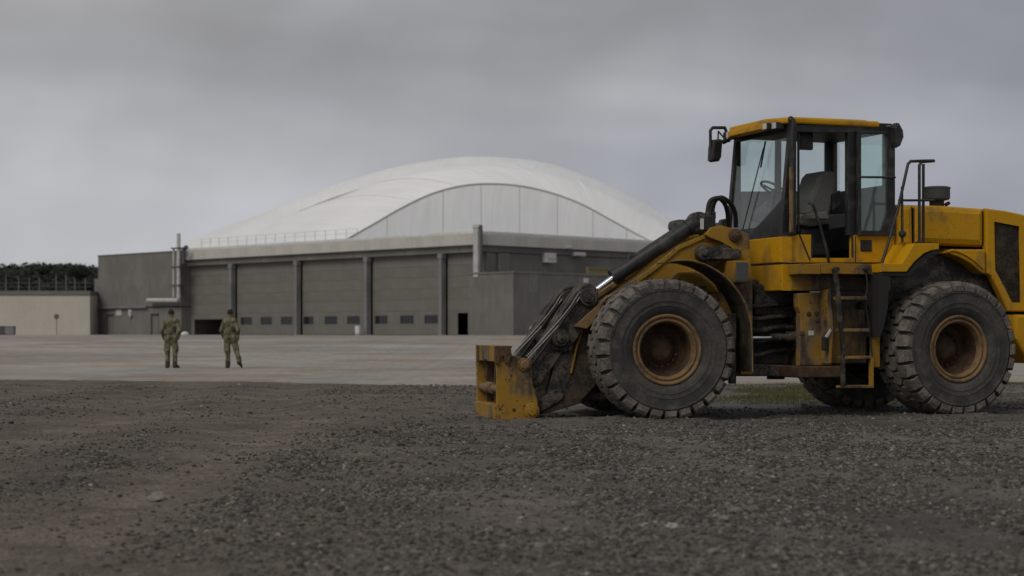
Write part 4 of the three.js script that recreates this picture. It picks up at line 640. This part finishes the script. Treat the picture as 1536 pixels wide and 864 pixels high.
{ // near side
  const hdr = [[1194, 198], [1342, 200], [1342, 188], [1194, 187]];
  sub(cab, 'door_header', slab(RP(CWD, hdr), 0.70, CWD, 0.006), M.black);
  sub(cab, 'pillar', Rb(1185, 1195, 352, 179, 0.72, 0.80), M.black);
  sub(cab, 'pillar', Rb(1272, 1289, 353, 190, 0.68, CWD - 0.004), M.black);
  sub(cab, 'pillar', Rb(1332, 1342, 353, 190, 0.68, CWD - 0.004), M.black);
  sub(cab, 'post_tube', join(rod(RF.v3(1187, 348, 0.84), RF.v3(1187, 251, 0.84), 0.03, 0.03, 10)), M.rim);
  sub(cab, 'post_rail', join(rod(RF.v3(1189, 251, 0.84), RF.v3(1189, 178, 0.84), 0.028, 0.028, 10), Rb(1187, 1194, 262, 252, 0.79, 0.85)), M.black);
  sub(cab, 'roof_hook', hose([RF.v3(1183, 184, 0.82), RF.v3(1184, 176, 0.82), RF.v3(1188, 176, 0.82), RF.v3(1189, 184, 0.82)], 0.012, 14, 6), M.black);
  sub(cab, 'side_panel', slab(RP(CWD + 0.01, [[1187, 354], [1198, 352], [1217, 352], [1217, 387], [1279, 387], [1279, 353], [1342, 353], [1342, 394], [1187, 394]]), 0.69, CWD + 0.01, 0.008), M.yellow);
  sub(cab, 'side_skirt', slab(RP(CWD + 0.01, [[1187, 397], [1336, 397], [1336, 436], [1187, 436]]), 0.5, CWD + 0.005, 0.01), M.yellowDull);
  sub(cab, 'door_seam', join(rod(RF.v3(1199, 352, CWD + 0.01), RF.v3(1215, 391, CWD + 0.01), 0.012, 0.012, 6), rod(RF.v3(1283, 354, CWD + 0.01), RF.v3(1283, 393, CWD + 0.01), 0.008, 0.008, 6)), M.hose);
  sub(cab, 'vent', join(Rb(1291, 1308, 377, 360, CWD, CWD + 0.022, 0.006), ...[0, 1, 2, 3].map((i) => Rb(1293, 1306, 375 - i * 4, 373 - i * 4, CWD + 0.02, CWD + 0.03, 0))), M.black);
  sub(cab, 'side_window', slab(RP(0.84, [[1287, 196], [1343, 197], [1343, 353], [1287, 353]]), 0.79, 0.84, 0.008, [RP(0.84, [[1291, 200], [1332, 200], [1332, 318], [1323, 347], [1291, 347]])]), M.black);
  sub(cab, 'side_glass', slab(RP(0.82, [[1290, 199], [1333, 199], [1333, 319], [1324, 348], [1290, 348]]), 0.812, 0.818, 0), M.dustyGlass);
  sub(cab, 'window_bar', rod(RF.v3(1288, 265.5, 0.87), RF.v3(1343, 266, 0.87), 0.014, 0.014, 8), M.black);
  sub(cab, 'grab_rail', hose([RF.v3(1213, 304, 0.82), RF.v3(1218, 306, 0.86), RF.v3(1225, 323, 0.87), RF.v3(1233, 350, 0.87), RF.v3(1241, 380, 0.87), RF.v3(1243, 393, 0.84)], 0.02, 30, 8), M.black);
  sub(cab, 'door_seal', join(rod(RF.v3(1197.5, 200, 0.765), RF.v3(1197.5, 348, 0.765), 0.016, 0.016, 6), rod(RF.v3(1217.5, 352, 0.775), RF.v3(1217.5, 386, 0.775), 0.014, 0.014, 6), rod(RF.v3(1278.5, 353, 0.775), RF.v3(1278.5, 386, 0.775), 0.014, 0.014, 6)), M.hose);
  sub(cab, 'sun_blind', Rb(1201, 1220, 224, 194, 0.45, 0.52), M.black);
}
{ // far side and back, with their windows
  const W = -0.74, o = [[cu0, vFloor - 0.05], [cu1, vFloor - 0.05], [cu1, vT], [cu0, vT]];
  const holes = [[[1106, 209], [1164, 209], [1163, 287], [1104, 287]], [[1172, 210], [1238, 212], [1238, 287], [1172, 287]]].map((h) => RP(W, h).map(([u, v]) => [Math.min(Math.max(u, cu0 + 0.09), cu1 - 0.06), v]));
  sub(cab, 'far_side', slab(o, -CWD, W, 0, holes), M.trim);
  sub(cab, 'far_glass', slab([[cu0 + 0.05, vY(1100, 289, W)], [cu1 - 0.04, vY(1100, 289, W)], [cu1 - 0.04, vY(1100, 207, W)], [cu0 + 0.05, vY(1100, 207, W)]], -0.762, -0.757, 0), M.glass);
  const b = vY(1255, 287, -0.5), t = vY(1255, 211, -0.5);
  sub(cab, 'back_wall', slabU([[-0.735, vFloor - 0.05], [0.67, vFloor - 0.05], [0.67, vT], [-0.735, vT]], cu1 - 0.05, cu1, 0, [[[-0.66, b], [-0.66, t], [0.55, t], [0.55, b]]]), M.trim);
  sub(cab, 'back_glass', slabU([[-0.67, b - 0.01], [0.56, b - 0.01], [0.56, t + 0.01], [-0.67, t + 0.01]], cu1 - 0.028, cu1 - 0.023, 0), M.glass);
  sub(cab, 'cab_floor', box(cu0 + 0.06, cu1 - 0.06, vFloor - 0.05, vFloor, -0.73, 0.68, 0), M.black);
}
{ // inside: seat, console, steering wheel
  const seatW = 0.05, q = (x, y) => R(x, y, seatW + 0.25);
  sub(cab, 'seat_back', slab([q(1213, 318), q(1216, 298), q(1224, 280), q(1229, 263), q(1235, 256.5), q(1248, 255.5), q(1255, 259), q(1256, 270), q(1253, 290), q(1246, 320), q(1240, 326), q(1216, 325)], seatW - 0.25, seatW + 0.25, 0.05), M.seat);
  sub(cab, 'seat_cushion', slab([q(1196, 325), q(1200, 321), q(1240, 323), q(1243, 336), q(1215, 340), q(1197, 337)], seatW - 0.27, seatW + 0.27, 0.03), M.seat);
  sub(cab, 'seat_base', join(slab([q(1204, 342), q(1238, 342), q(1243, 384), q(1206, 384)], seatW - 0.2, seatW + 0.2, 0.02), slab([q(1246, 292), q(1258, 286), q(1262, 300), q(1256, 312), q(1247, 316)], seatW - 0.3, seatW + 0.3, 0.02)), M.black);
  sub(cab, 'arm_rest', slab([q(1200, 322), q(1232, 318), q(1236, 330), q(1202, 330)], 0.36, 0.46, 0.02), M.seat);
  sub(cab, 'console', slab([q(1240, 322), q(1270, 320), q(1275, 340), q(1245, 345)], -0.6, 0.3, 0.02), M.cabGrey);
  const c = RF.v3(1161, 284, 0.05), col = RF.v3(1150, 345, 0.05), st = new THREE.TorusGeometry(0.19, 0.017, 8, 32).rotateX(Math.PI / 2).rotateZ(-0.55).translate(c.x, c.y, c.z);
  sub(cab, 'steering_wheel', join(st, rod(c.clone().add(V3(-0.16, 0.05, 0)), c.clone().add(V3(0.16, -0.09, 0)), 0.014), rod(c, col, 0.035, 0.06)), M.black);
  sub(cab, 'dashboard', join(slab([[cu0 + 0.06, vSill], [cu0 + 0.42, vSill], [cu0 + 0.40, vY(1186, 318)], [cu0 + 0.2, vY(1186, 308)], [cu0 + 0.07, vY(1186, 335)]], -0.7, 0.2, 0.03), slab([[cu0 + 0.3, vSill], [cu0 + 0.44, vSill], [cu0 + 0.4, vY(1186, 296)], [cu0 + 0.3, vY(1186, 292)]], -0.25, 0.15, 0.03)), M.cabGrey);
  sub(cab, 'reflection_lump', (() => { const g = new THREE.SphereGeometry(1, 24, 16), p = g.attributes.position; for (let i = 0; i < p.count; i++) { const k = 0.8 + 0.5 * free(p.getX(i) * 2.2 + 7, p.getY(i) * 2.2 + p.getZ(i) * 1.7 + 9, 3, 3); p.setXYZ(i, p.getX(i) * 0.2 * k, p.getY(i) * 0.22 * k, p.getZ(i) * 0.42 * k); } g.computeVertexNormals(); return g.translate(cu0 + 0.32, vY(1186, 318), -0.3); })(), M.cabGrey);  // crumpled grey lump modelled in place of a reflection in the windscreen
}
// mirrors
{
  const g = lgroup('mirror', RF), w = -0.95, P = (x, y) => RF.v3(x, y, w);
  sub(g, 'bracket', pipe([P(1066, 236), P(1065.5, 196), P(1069, 191.5), P(1087, 191.5), P(1089, 196), P(1089, 209), RF.v3(1096, 206, -0.78)], 0.022), M.black);
  sub(g, 'bracket_stay', pipe([P(1077, 209), P(1077.5, 197), P(1088, 209)], 0.011, 6), M.black);
  sub(g, 'clamp', join(rod(P(1090, 199), P(1090, 213), 0.05), rod(P(1085, 213), RF.v3(1099, 205, -0.78), 0.035)), M.black);
  sub(g, 'mirror_head', slab(RP(w, [[1068, 210], [1079, 208.5], [1082, 211], [1080, 236], [1077, 242], [1069, 243], [1065, 240], [1066, 222]]), w - 0.1, w + 0.06, 0.03), M.black);
}
{
  const g = lgroup('mirror', RF);
  sub(g, 'mirror_head', slab(RP(0.9, [[1339, 192], [1343, 184.5], [1346, 185], [1352, 196], [1353, 206], [1348, 219], [1343, 222], [1340, 214]]), 0.82, 0.96, 0.03), M.black);
  sub(g, 'bracket', pipe([RF.v3(1314, 186, 0.7), RF.v3(1336, 187, 0.8), RF.v3(1342, 190, 0.86)], 0.016), M.black);
  sub(g, 'bracket_stay', pipe([RF.v3(1318, 190, 0.7), RF.v3(1336, 189, 0.8)], 0.011), M.steel);
}
// step beam, ladder, post, flap
{
  const g = lgroup('ladder', RF), W = 1.2;
  sub(g, 'step_beam', Rb(1201, 1231, 411, 396, 0.78, 1.1, 0.008), M.yellowWorn);
  sub(g, 'step_beam', Rb(1231.5, 1325, 410.5, 396, 0.78, 1.105, 0.008), M.yellowWorn);
  sub(g, 'post', Rb(1308, 1320, 551, 411, 1.06, 1.12, 0.006), M.yellowWorn);
  sub(g, 'strap', slab(RP(W, [[1251, 403], [1256, 403], [1260, 430], [1264, 480], [1268, 520], [1268.5, 582], [1264, 582], [1264, 520], [1259, 480], [1255, 430]]), 1.14, 1.2, 0.006), M.grease);
  sub(g, 'side_bar', Rb(1306.5, 1311, 582, 536, 1.14, 1.2, 0.006), M.yellowWorn);
  sub(g, 'cable', hose([RF.v3(1299, 408, 1.13), RF.v3(1301, 430, 1.15), RF.v3(1298, 450, 1.15), RF.v3(1304, 490, 1.15), RF.v3(1308, 536, 1.16)], 0.012, 30, 6), M.hose);
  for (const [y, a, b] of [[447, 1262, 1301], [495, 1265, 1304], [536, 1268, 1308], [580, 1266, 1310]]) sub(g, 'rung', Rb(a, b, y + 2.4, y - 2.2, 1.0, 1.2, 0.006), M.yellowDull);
  for (const x of [1252, 1297]) { const [u, v] = R(x, 404, 1.11); sub(g, 'knob', disc(u, v, 1.105, 1.19, 0.03, 12), M.hose); }
  sub(g, 'lamp', disc(...R(1293, 458, 1.0), 0.9, 1.06, 0.055, 14), M.hose);
  sub(g, 'mud_flap', slab(RP(1.3, [[1319, 411], [1334, 411], [1332, 462], [1326, 492], [1319, 506]]), 0.95, 1.3, 0.004), M.hose);
}
// rear mudguards
for (const s of [1, -1]) {
  const m = lpart('rear_mudguard', RF, slab(RP(1.32, [[1321, 395], [1353, 395], [1371, 365], [1409, 365], [1409, 374], [1398, 375.5], [1386, 380.5], [1372, 393], [1360, 408], [1322, 408]]), s > 0 ? 0.82 : -1.32, s > 0 ? 1.32 : -0.82, 0.012), M.yellow);
  sub(m, 'rubber_lip', slab(RP(1.3, [[1322, 409], [1361, 409], [1373, 394], [1387, 381.5], [1399, 376.5], [1410, 375], [1410, 381], [1398, 383], [1389, 388], [1377, 400], [1366, 414], [1322, 414]]), s > 0 ? 0.82 : -1.3, s > 0 ? 1.3 : -0.82, 0.004), M.hose);
}
// bonnet
{
  const W = 0.8, g = lgroup('bonnet', RF), e = R(1478, 340, W)[0];
  sub(g, 'front_panel', slab(RP(W, [[1344, 306.5], [1370, 307], [1371, 372], [1344, 372]]), -W, W, 0.07), M.yellow);
  sub(g, 'side_panel', slab(RP(W, [[1372, 307], [1420, 308.2], [1477, 312.5], [1477, 370], [1372, 366]]), -W, W, 0.09), M.yellow);
  sub(g, 'joint_strip', slab(RP(W - 0.02, [[1369, 309], [1479, 314.5], [1479, 368], [1369, 366]]), -W + 0.02, W - 0.02, 0.08), M.hose);
  sub(g, 'lower_panel', slab(RP(0.84, [[1420, 379], [1428, 374], [1478, 374], [1478.5, 411], [1471, 408], [1458, 396], [1440, 386]]), 0.3, 0.84, 0.02), M.yellow);
  sub(g, 'lower_panel', slab(RP(0.84, [[1420, 379], [1428, 374], [1478, 374], [1478.5, 411], [1471, 408], [1458, 396], [1440, 386]]), -0.84, -0.3, 0.02), M.yellow);
  sub(g, 'arch_trim', hose(RP(0.86, [[1421, 378], [1430, 375.5], [1445, 380], [1460, 389], [1476, 403]]).map(([u, v]) => V3(u, v, 0.845)), 0.018, 20, 8), M.yellow);
  const rear = [[1480, 312.5], [1510, 316.5], [1540, 323], [1590, 340], [1615, 365], [1618, 468], [1512, 467], [1500, 440], [1487, 414], [1480.5, 410]], hole = [[1489.5, 330], [1530.5, 337.5], [1533, 456], [1517, 456], [1505, 432], [1491, 406]], h2 = [[1538, 339], [1596, 356], [1600, 456], [1541, 456]];
  sub(g, 'grille_frame', slab(RP(W + 0.02, rear), W - 0.1, W + 0.02, 0.02, [RP(W + 0.02, hole), RP(W + 0.02, h2)]), M.yellow);
  sub(g, 'grille_frame', slab(RP(W + 0.02, rear), -W - 0.02, -W + 0.1, 0.02, [RP(W + 0.02, hole), RP(W + 0.02, h2)]), M.yellow);
  sub(g, 'rear_body', slab(RP(W + 0.02, [[1481, 313.5], [1510, 317.5], [1540, 324], [1589, 341], [1614, 366], [1617, 467], [1513, 466]]), -W + 0.1, W - 0.1, 0.01), M.yellow);
  sub(g, 'rear_top', slab(RP(W + 0.02, [[1480, 312.5], [1510, 316.5], [1540, 323], [1590, 340], [1588, 344], [1539, 328], [1509, 321.5], [1480, 317.5]]), -W - 0.015, W + 0.015, 0.015), M.yellow);
  const mg = sub(g, 'grille', slab(RP(W, [[1488, 328], [1598, 345], [1602, 458], [1515, 458], [1489, 408]]), W - 0.06, W - 0.045, 0), M.mesh);
  const louv = []; for (let y = 336; y < 456; y += 2.6) { const x0 = y < 406 ? 1490 : 1490 + (y - 406) * 0.55; louv.push(Rb(x0, 1532, y + 0.8, y - 0.6, W - 0.05, W - 0.02, 0)); }
  const lv = sub(mg, 'louvres', join(louv), M.darkBrown); lv.userData.kind = 'stuff';
  sub(g, 'latch', Rb(1394, 1398, 367, 363, W, W + 0.02, 0.004), M.black);
}
lpart('counterweight', RF, slab(RP(0.95, [[1522, 472], [1625, 472], [1628, 530], [1600, 545], [1545, 545], [1524, 508]]), -0.95, 0.95, 0.04), M.yellow);
lpart('engine_underside', RF, join(box(-0.7, 1.5, 1.2, R(1440, 372, 0.6)[1], -0.62, 0.62, 0.02)), M.grease);
{ // air cleaner
  const c = RF.v3(1405, 300, 0.45), sc = 0.179, g = lgroup('air_cleaner', RF), y0 = R(1405, 301, 0.45)[1], y1 = R(1405, 280, 0.45)[1];
  sub(g, 'bowl', new THREE.LatheGeometry([[0, y0], [0.12, y0], [0.165, y0 + 0.012], [sc, y0 + 0.03], [sc, y1 - 0.03], [sc + 0.008, y1 - 0.028], [sc + 0.008, y1 - 0.012], [0.15, y1], [0, y1 + 0.004]].map(([a, b]) => new THREE.Vector2(a, b)), 32).translate(c.x, 0, c.z), M.cabGrey);
  sub(g, 'neck', rod(V3(c.x, y0 - 0.12, c.z), V3(c.x, y0 + 0.01, c.z), 0.1, 0.1), M.hose); sub(g, 'clamp', rod(V3(c.x + 0.1, y0 - 0.06, c.z + 0.06), V3(c.x + 0.16, y0 - 0.03, c.z + 0.06), 0.025), M.rust);
}
{ // hand rails on the platform behind the cab
  const g = lgroup('hand_rail', RF), w = 1.15, P = (x, y, o = 0) => RF.v3(x, y, w + o), r = 0.02;
  sub(g, 'rail', pipe([P(1345, 322), P(1350, 300), P(1362, 246), P(1366, 242), P(1378, 241.5), P(1401, 241)], r), M.black);
  sub(g, 'rail', pipe([P(1379, 364), P(1379, 248), P(1382, 243), P(1401, 241.5, -0.1)], r), M.black);
  sub(g, 'rail', pipe([P(1385, 364, -0.1), P(1385, 246, -0.1)], r), M.black);
  sub(g, 'rail', pipe([P(1348, 300.5), P(1401, 300.5)], 0.016), M.black);
  sub(g, 'rail', pipe([P(1353, 280), P(1353.5, 364)], 0.017), M.black);
  sub(g, 'knob', new THREE.SphereGeometry(0.05, 14, 10).translate(...P(1353.5, 351).toArray()), M.hose);
  sub(g, 'strap', pipe([P(1344, 322), P(1336, 352), P(1330, 372), P(1323, 395)], 0.02), M.black);
}

// ---------------------------------------------------------------- two people in uniform, backs to the camera
const segd = (p, a, b, ra, rb) => { const bax = b[0] - a[0], bay = b[1] - a[1], baz = b[2] - a[2], pax = p[0] - a[0], pay = p[1] - a[1], paz = p[2] - a[2]; const h = Math.min(1, Math.max(0, (pax * bax + pay * bay + paz * baz) / (bax * bax + bay * bay + baz * baz + 1e-9))); return Math.hypot(pax - bax * h, pay - bay * h, paz - baz * h) - (ra + (rb - ra) * h); };
function fieldMesh(bones, lo, hi, res, k, flat) {
  const mc = new MarchingCubes(res, new THREE.MeshStandardMaterial(), false, false, 120000); mc.isolation = 0;
  const s = [hi[0] - lo[0], hi[1] - lo[1], hi[2] - lo[2]], map = (i, q) => lo[q] + ((i - res / 2) / (res / 2) + 1) / 2 * s[q];
  for (let z = 0; z < res; z++) for (let y = 0; y < res; y++) for (let x = 0; x < res; x++) {
    const p = [map(x, 0), map(y, 1), map(z, 2)]; let d = 9;
    for (const [a, b, ra, rb, sq] of bones) { const e = sq ? segd([p[0], p[1], a[2] + (p[2] - a[2]) / sq], a, b, ra, rb) * Math.min(1, sq) : segd(p, a, b, ra, rb); const h = Math.max(k - Math.abs(d - e), 0) / k; d = Math.min(d, e) - h * h * k * 0.25; }
    mc.field[x + y * res + z * res * res] = -d - (flat ? flat(p) : 0);
  }
  mc.update();
  const n = mc.count, pos = new Float32Array(n * 3); for (let i = 0; i < n; i++) for (let q = 0; q < 3; q++) pos[i * 3 + q] = lo[q] + (mc.positionArray[i * 3 + q] + 1) / 2 * s[q];
  let g = new THREE.BufferGeometry(); g.setAttribute('position', new THREE.BufferAttribute(pos, 3)); g = mergeVertices(g, 1e-4); g.computeVertexNormals(); return g;
}
function hand(wrist, dir, side, curl) {                            // palm, four fingers and a thumb
  const d = V3(...dir).normalize(), out = V3(side, 0, 0).addScaledVector(d, -V3(side, 0, 0).dot(d)).normalize(), across = new THREE.Vector3().crossVectors(d, out), at = (a, b, c) => V3(...wrist).addScaledVector(d, a).addScaledVector(across, b).addScaledVector(out, -c).toArray(), bones = [];
  bones.push([at(0, 0, 0), at(0.08, 0.018, 0), 0.026, 0.02], [at(0, 0, 0), at(0.08, -0.02, 0), 0.026, 0.02]);
  [[-0.033, 0.06], [-0.011, 0.07], [0.012, 0.075], [0.034, 0.066]].forEach(([b, l]) => { bones.push([at(0.085, b, 0), at(0.085 + l * 0.55, b, 0.012 * curl), 0.0095, 0.009], [at(0.085 + l * 0.55, b, 0.012 * curl), at(0.085 + l * 0.95, b, 0.045 * curl), 0.009, 0.0075]); });
  bones.push([at(0.02, 0.03, 0.005), at(0.055, 0.062, 0.015), 0.014, 0.011], [at(0.055, 0.062, 0.015), at(0.092, 0.066, 0.025), 0.011, 0.008]);
  const xs = bones.flatMap((b) => [b[0], b[1]]), lo = [0, 1, 2].map((q) => Math.min(...xs.map((v) => v[q])) - 0.04), hi = [0, 1, 2].map((q) => Math.max(...xs.map((v) => v[q])) + 0.04);
  return fieldMesh(bones, lo, hi, 44, 0.008);
}
function person(x, d, turn, pose, label) {
  const t = thing('person', V3(x, 0.006 + rise(d), -d), turn, label, 'person', 'people standing on the apron'), J = pose;
  const bones = [
    [[0, 1.00, 0], [0, 1.12, 0], 0.155, 0.15, 0.74], [[0, 1.12, 0], [0, 1.34, 0.01], 0.15, 0.185, 0.70], [[-0.11, 1.40, 0], [0.11, 1.40, 0], 0.125, 0.125, 0.8], [[-0.07, 0.96, 0], [0.07, 0.96, 0], 0.13, 0.13, 0.85],
    [[0, 1.46, 0], [0, 1.58, -0.015], 0.068, 0.058],
    [[0, 1.64, -0.02], [0, 1.715, -0.012], 0.078, 0.086], [[0, 1.60, -0.055], [0, 1.64, -0.05], 0.05, 0.062], [[0, 1.655, -0.11], [0, 1.68, -0.105], 0.012, 0.009], [[-0.085, 1.66, -0.01], [-0.087, 1.69, -0.01], 0.014, 0.017], [[0.085, 1.66, -0.01], [0.087, 1.69, -0.01], 0.014, 0.017],
  ];
  for (const s of [-1, 1]) {
    const L = J[s < 0 ? 'l' : 'r'];
    bones.push([[s * 0.19, 1.41, 0], L.elbow, 0.078, 0.062], [L.elbow, L.wrist, 0.060, 0.046], [[s * 0.095, 0.95, 0], L.knee, 0.118, 0.086], [L.knee, L.ankle, 0.086, 0.066], [L.ankle, [L.ankle[0], L.ankle[1] + 0.13, L.ankle[2]], 0.056, 0.062], [[L.ankle[0], L.ankle[1] - 0.045, L.ankle[2] + 0.03], [L.ankle[0] + L.toe[0], 0.045, L.ankle[2] + L.toe[1]], 0.052, 0.045], [L.ankle, [L.ankle[0], L.ankle[1] - 0.045, L.ankle[2] + 0.03], 0.06, 0.055]);
    const k = L.knee, q = [lerp(s * 0.095, k[0], 0.62) + s * 0.075, lerp(0.95, k[1], 0.62), lerp(0, k[2], 0.62)]; bones.push([q, [q[0], q[1] - 0.12, q[2]], 0.05, 0.055]);   // cargo pocket
  }
  const body = fieldMesh(bones, [-0.46, -0.02, -0.36], [0.46, 1.86, 0.36], 112, 0.05, (p) => p[1] > 0.12 && p[1] < 1.48 ? 0.014 * (free(p[0] * 9 + 20, p[1] * 14 + p[2] * 9 + 20, 3, 5) - 0.5) : 0);
  const hands = [-1, 1].map((s) => { const L = J[s < 0 ? 'l' : 'r'], dr = [L.wrist[0] - L.elbow[0], L.wrist[1] - L.elbow[1], L.wrist[2] - L.elbow[2]]; return hand(L.wrist, dr, s, 1); });
  const all = mergeGeometries([body, ...hands].map((g) => { g.deleteAttribute('uv'); return g; })), p = all.attributes.position, c = new Float32Array(p.count * 3), nb = body.attributes.position.count;
  for (let i = 0; i < p.count; i++) {
    const px = p.getX(i), y = p.getY(i), z = p.getZ(i); let k;
    if (i >= nb) k = [0.24, 0.15, 0.105];
    else if (y > 1.53 && Math.abs(px) < 0.12) k = y > 1.665 && z > -0.075 ? [0.02, 0.016, 0.012] : [0.17, 0.105, 0.075];
    else if (y < 0.2) k = [0.045, 0.035, 0.022];
    else {
      const a = free(px * 9 + 30, y * 8 + z * 5 + 12, 3, 61), b = free(px * 14 + 3, y * 13 + z * 9 + 40, 3, 67);
      k = a > 0.56 ? [0.15, 0.138, 0.085] : a < 0.42 ? [0.082, 0.08, 0.045] : [0.112, 0.107, 0.062];
      if (b > 0.63) k = [0.062, 0.05, 0.032]; if (b < 0.36) k = [0.18, 0.165, 0.112];
      const yb = 1.02 + 0.01 * Math.sin(px * 9); if (Math.abs(y - yb) < 0.018) k = mulc(k, 0.75);
    }
    c.set(k, i * 3);
  }
  all.setAttribute('color', new THREE.BufferAttribute(c, 3));
  t.scale.x = 0.92; mesh('body', all, std({ vertexColors: true, roughness: 0.95 }), t);
  const hair = new THREE.SphereGeometry(0.098, 24, 16, 0, Math.PI * 2, 0, Math.PI * 0.58), hp = hair.attributes.position; for (let i = 0; i < hp.count; i++) { const k = 0.97 + 0.05 * free(hp.getX(i) * 60 + 50, hp.getZ(i) * 60 + hp.getY(i) * 40 + 50, 2, 5); hp.setXYZ(i, hp.getX(i) * k, hp.getY(i) * k * 1.02, hp.getZ(i) * k * 1.1); } hair.rotateX(0.28); hair.translate(0, 1.705, -0.008); hair.computeVertexNormals();
  mesh('hair', boxUV(hair), std({ color: new THREE.Color().setRGB(0.017, 0.013, 0.01), roughness: 0.9 }), t);
  for (const s of [-1, 1]) { const L = J[s < 0 ? 'l' : 'r']; if (L.ankle[1] > 0.15) continue; mesh('boot_sole', boxUV(slabV([[L.ankle[0] - 0.055, L.ankle[2] + 0.09], [L.ankle[0] + 0.055, L.ankle[2] + 0.09], [L.ankle[0] + L.toe[0] + 0.055, L.ankle[2] + L.toe[1] - 0.05], [L.ankle[0] + L.toe[0] - 0.045, L.ankle[2] + L.toe[1] - 0.05]], -0.004, 0.03, 0.006)), std({ color: new THREE.Color().setRGB(0.015, 0.014, 0.012), roughness: 0.8 }), t); }
  mesh('belt', boxUV(new THREE.TorusGeometry(0.158, 0.016, 6, 36).rotateX(Math.PI / 2).scale(1, 1.6, 0.78).translate(0, 1.03, 0)), std({ color: new THREE.Color().setRGB(0.05, 0.045, 0.028), roughness: 0.8 }), t);
  return t;
}
person(-10.42, 53, 0.05, { l: { elbow: [-0.30, 1.13, 0.07], wrist: [-0.255, 0.92, -0.06], knee: [-0.125, 0.52, -0.015], ankle: [-0.115, 0.10, 0.01], toe: [-0.06, -0.17] }, r: { elbow: [0.30, 1.13, 0.07], wrist: [0.235, 0.95, -0.05], knee: [0.125, 0.52, -0.01], ankle: [0.125, 0.10, 0.0], toe: [0.07, -0.16] } }, 'person in camouflage uniform standing square with both arms hanging, nearer the annex');
person(-8.62, 53, -0.12, { l: { elbow: [-0.285, 1.14, 0.05], wrist: [-0.24, 0.93, -0.07], knee: [-0.085, 0.52, -0.02], ankle: [-0.08, 0.10, -0.02], toe: [-0.08, -0.15] }, r: { elbow: [0.295, 1.13, 0.06], wrist: [0.265, 0.91, -0.02], knee: [0.20, 0.55, -0.03], ankle: [0.38, 0.21, 0.22], toe: [0.07, -0.12] } }, 'person in camouflage uniform mid step with one leg trailing, before the hangar doors');
scene.updateMatrixWorld(true);
renderer.render(scene, camera);
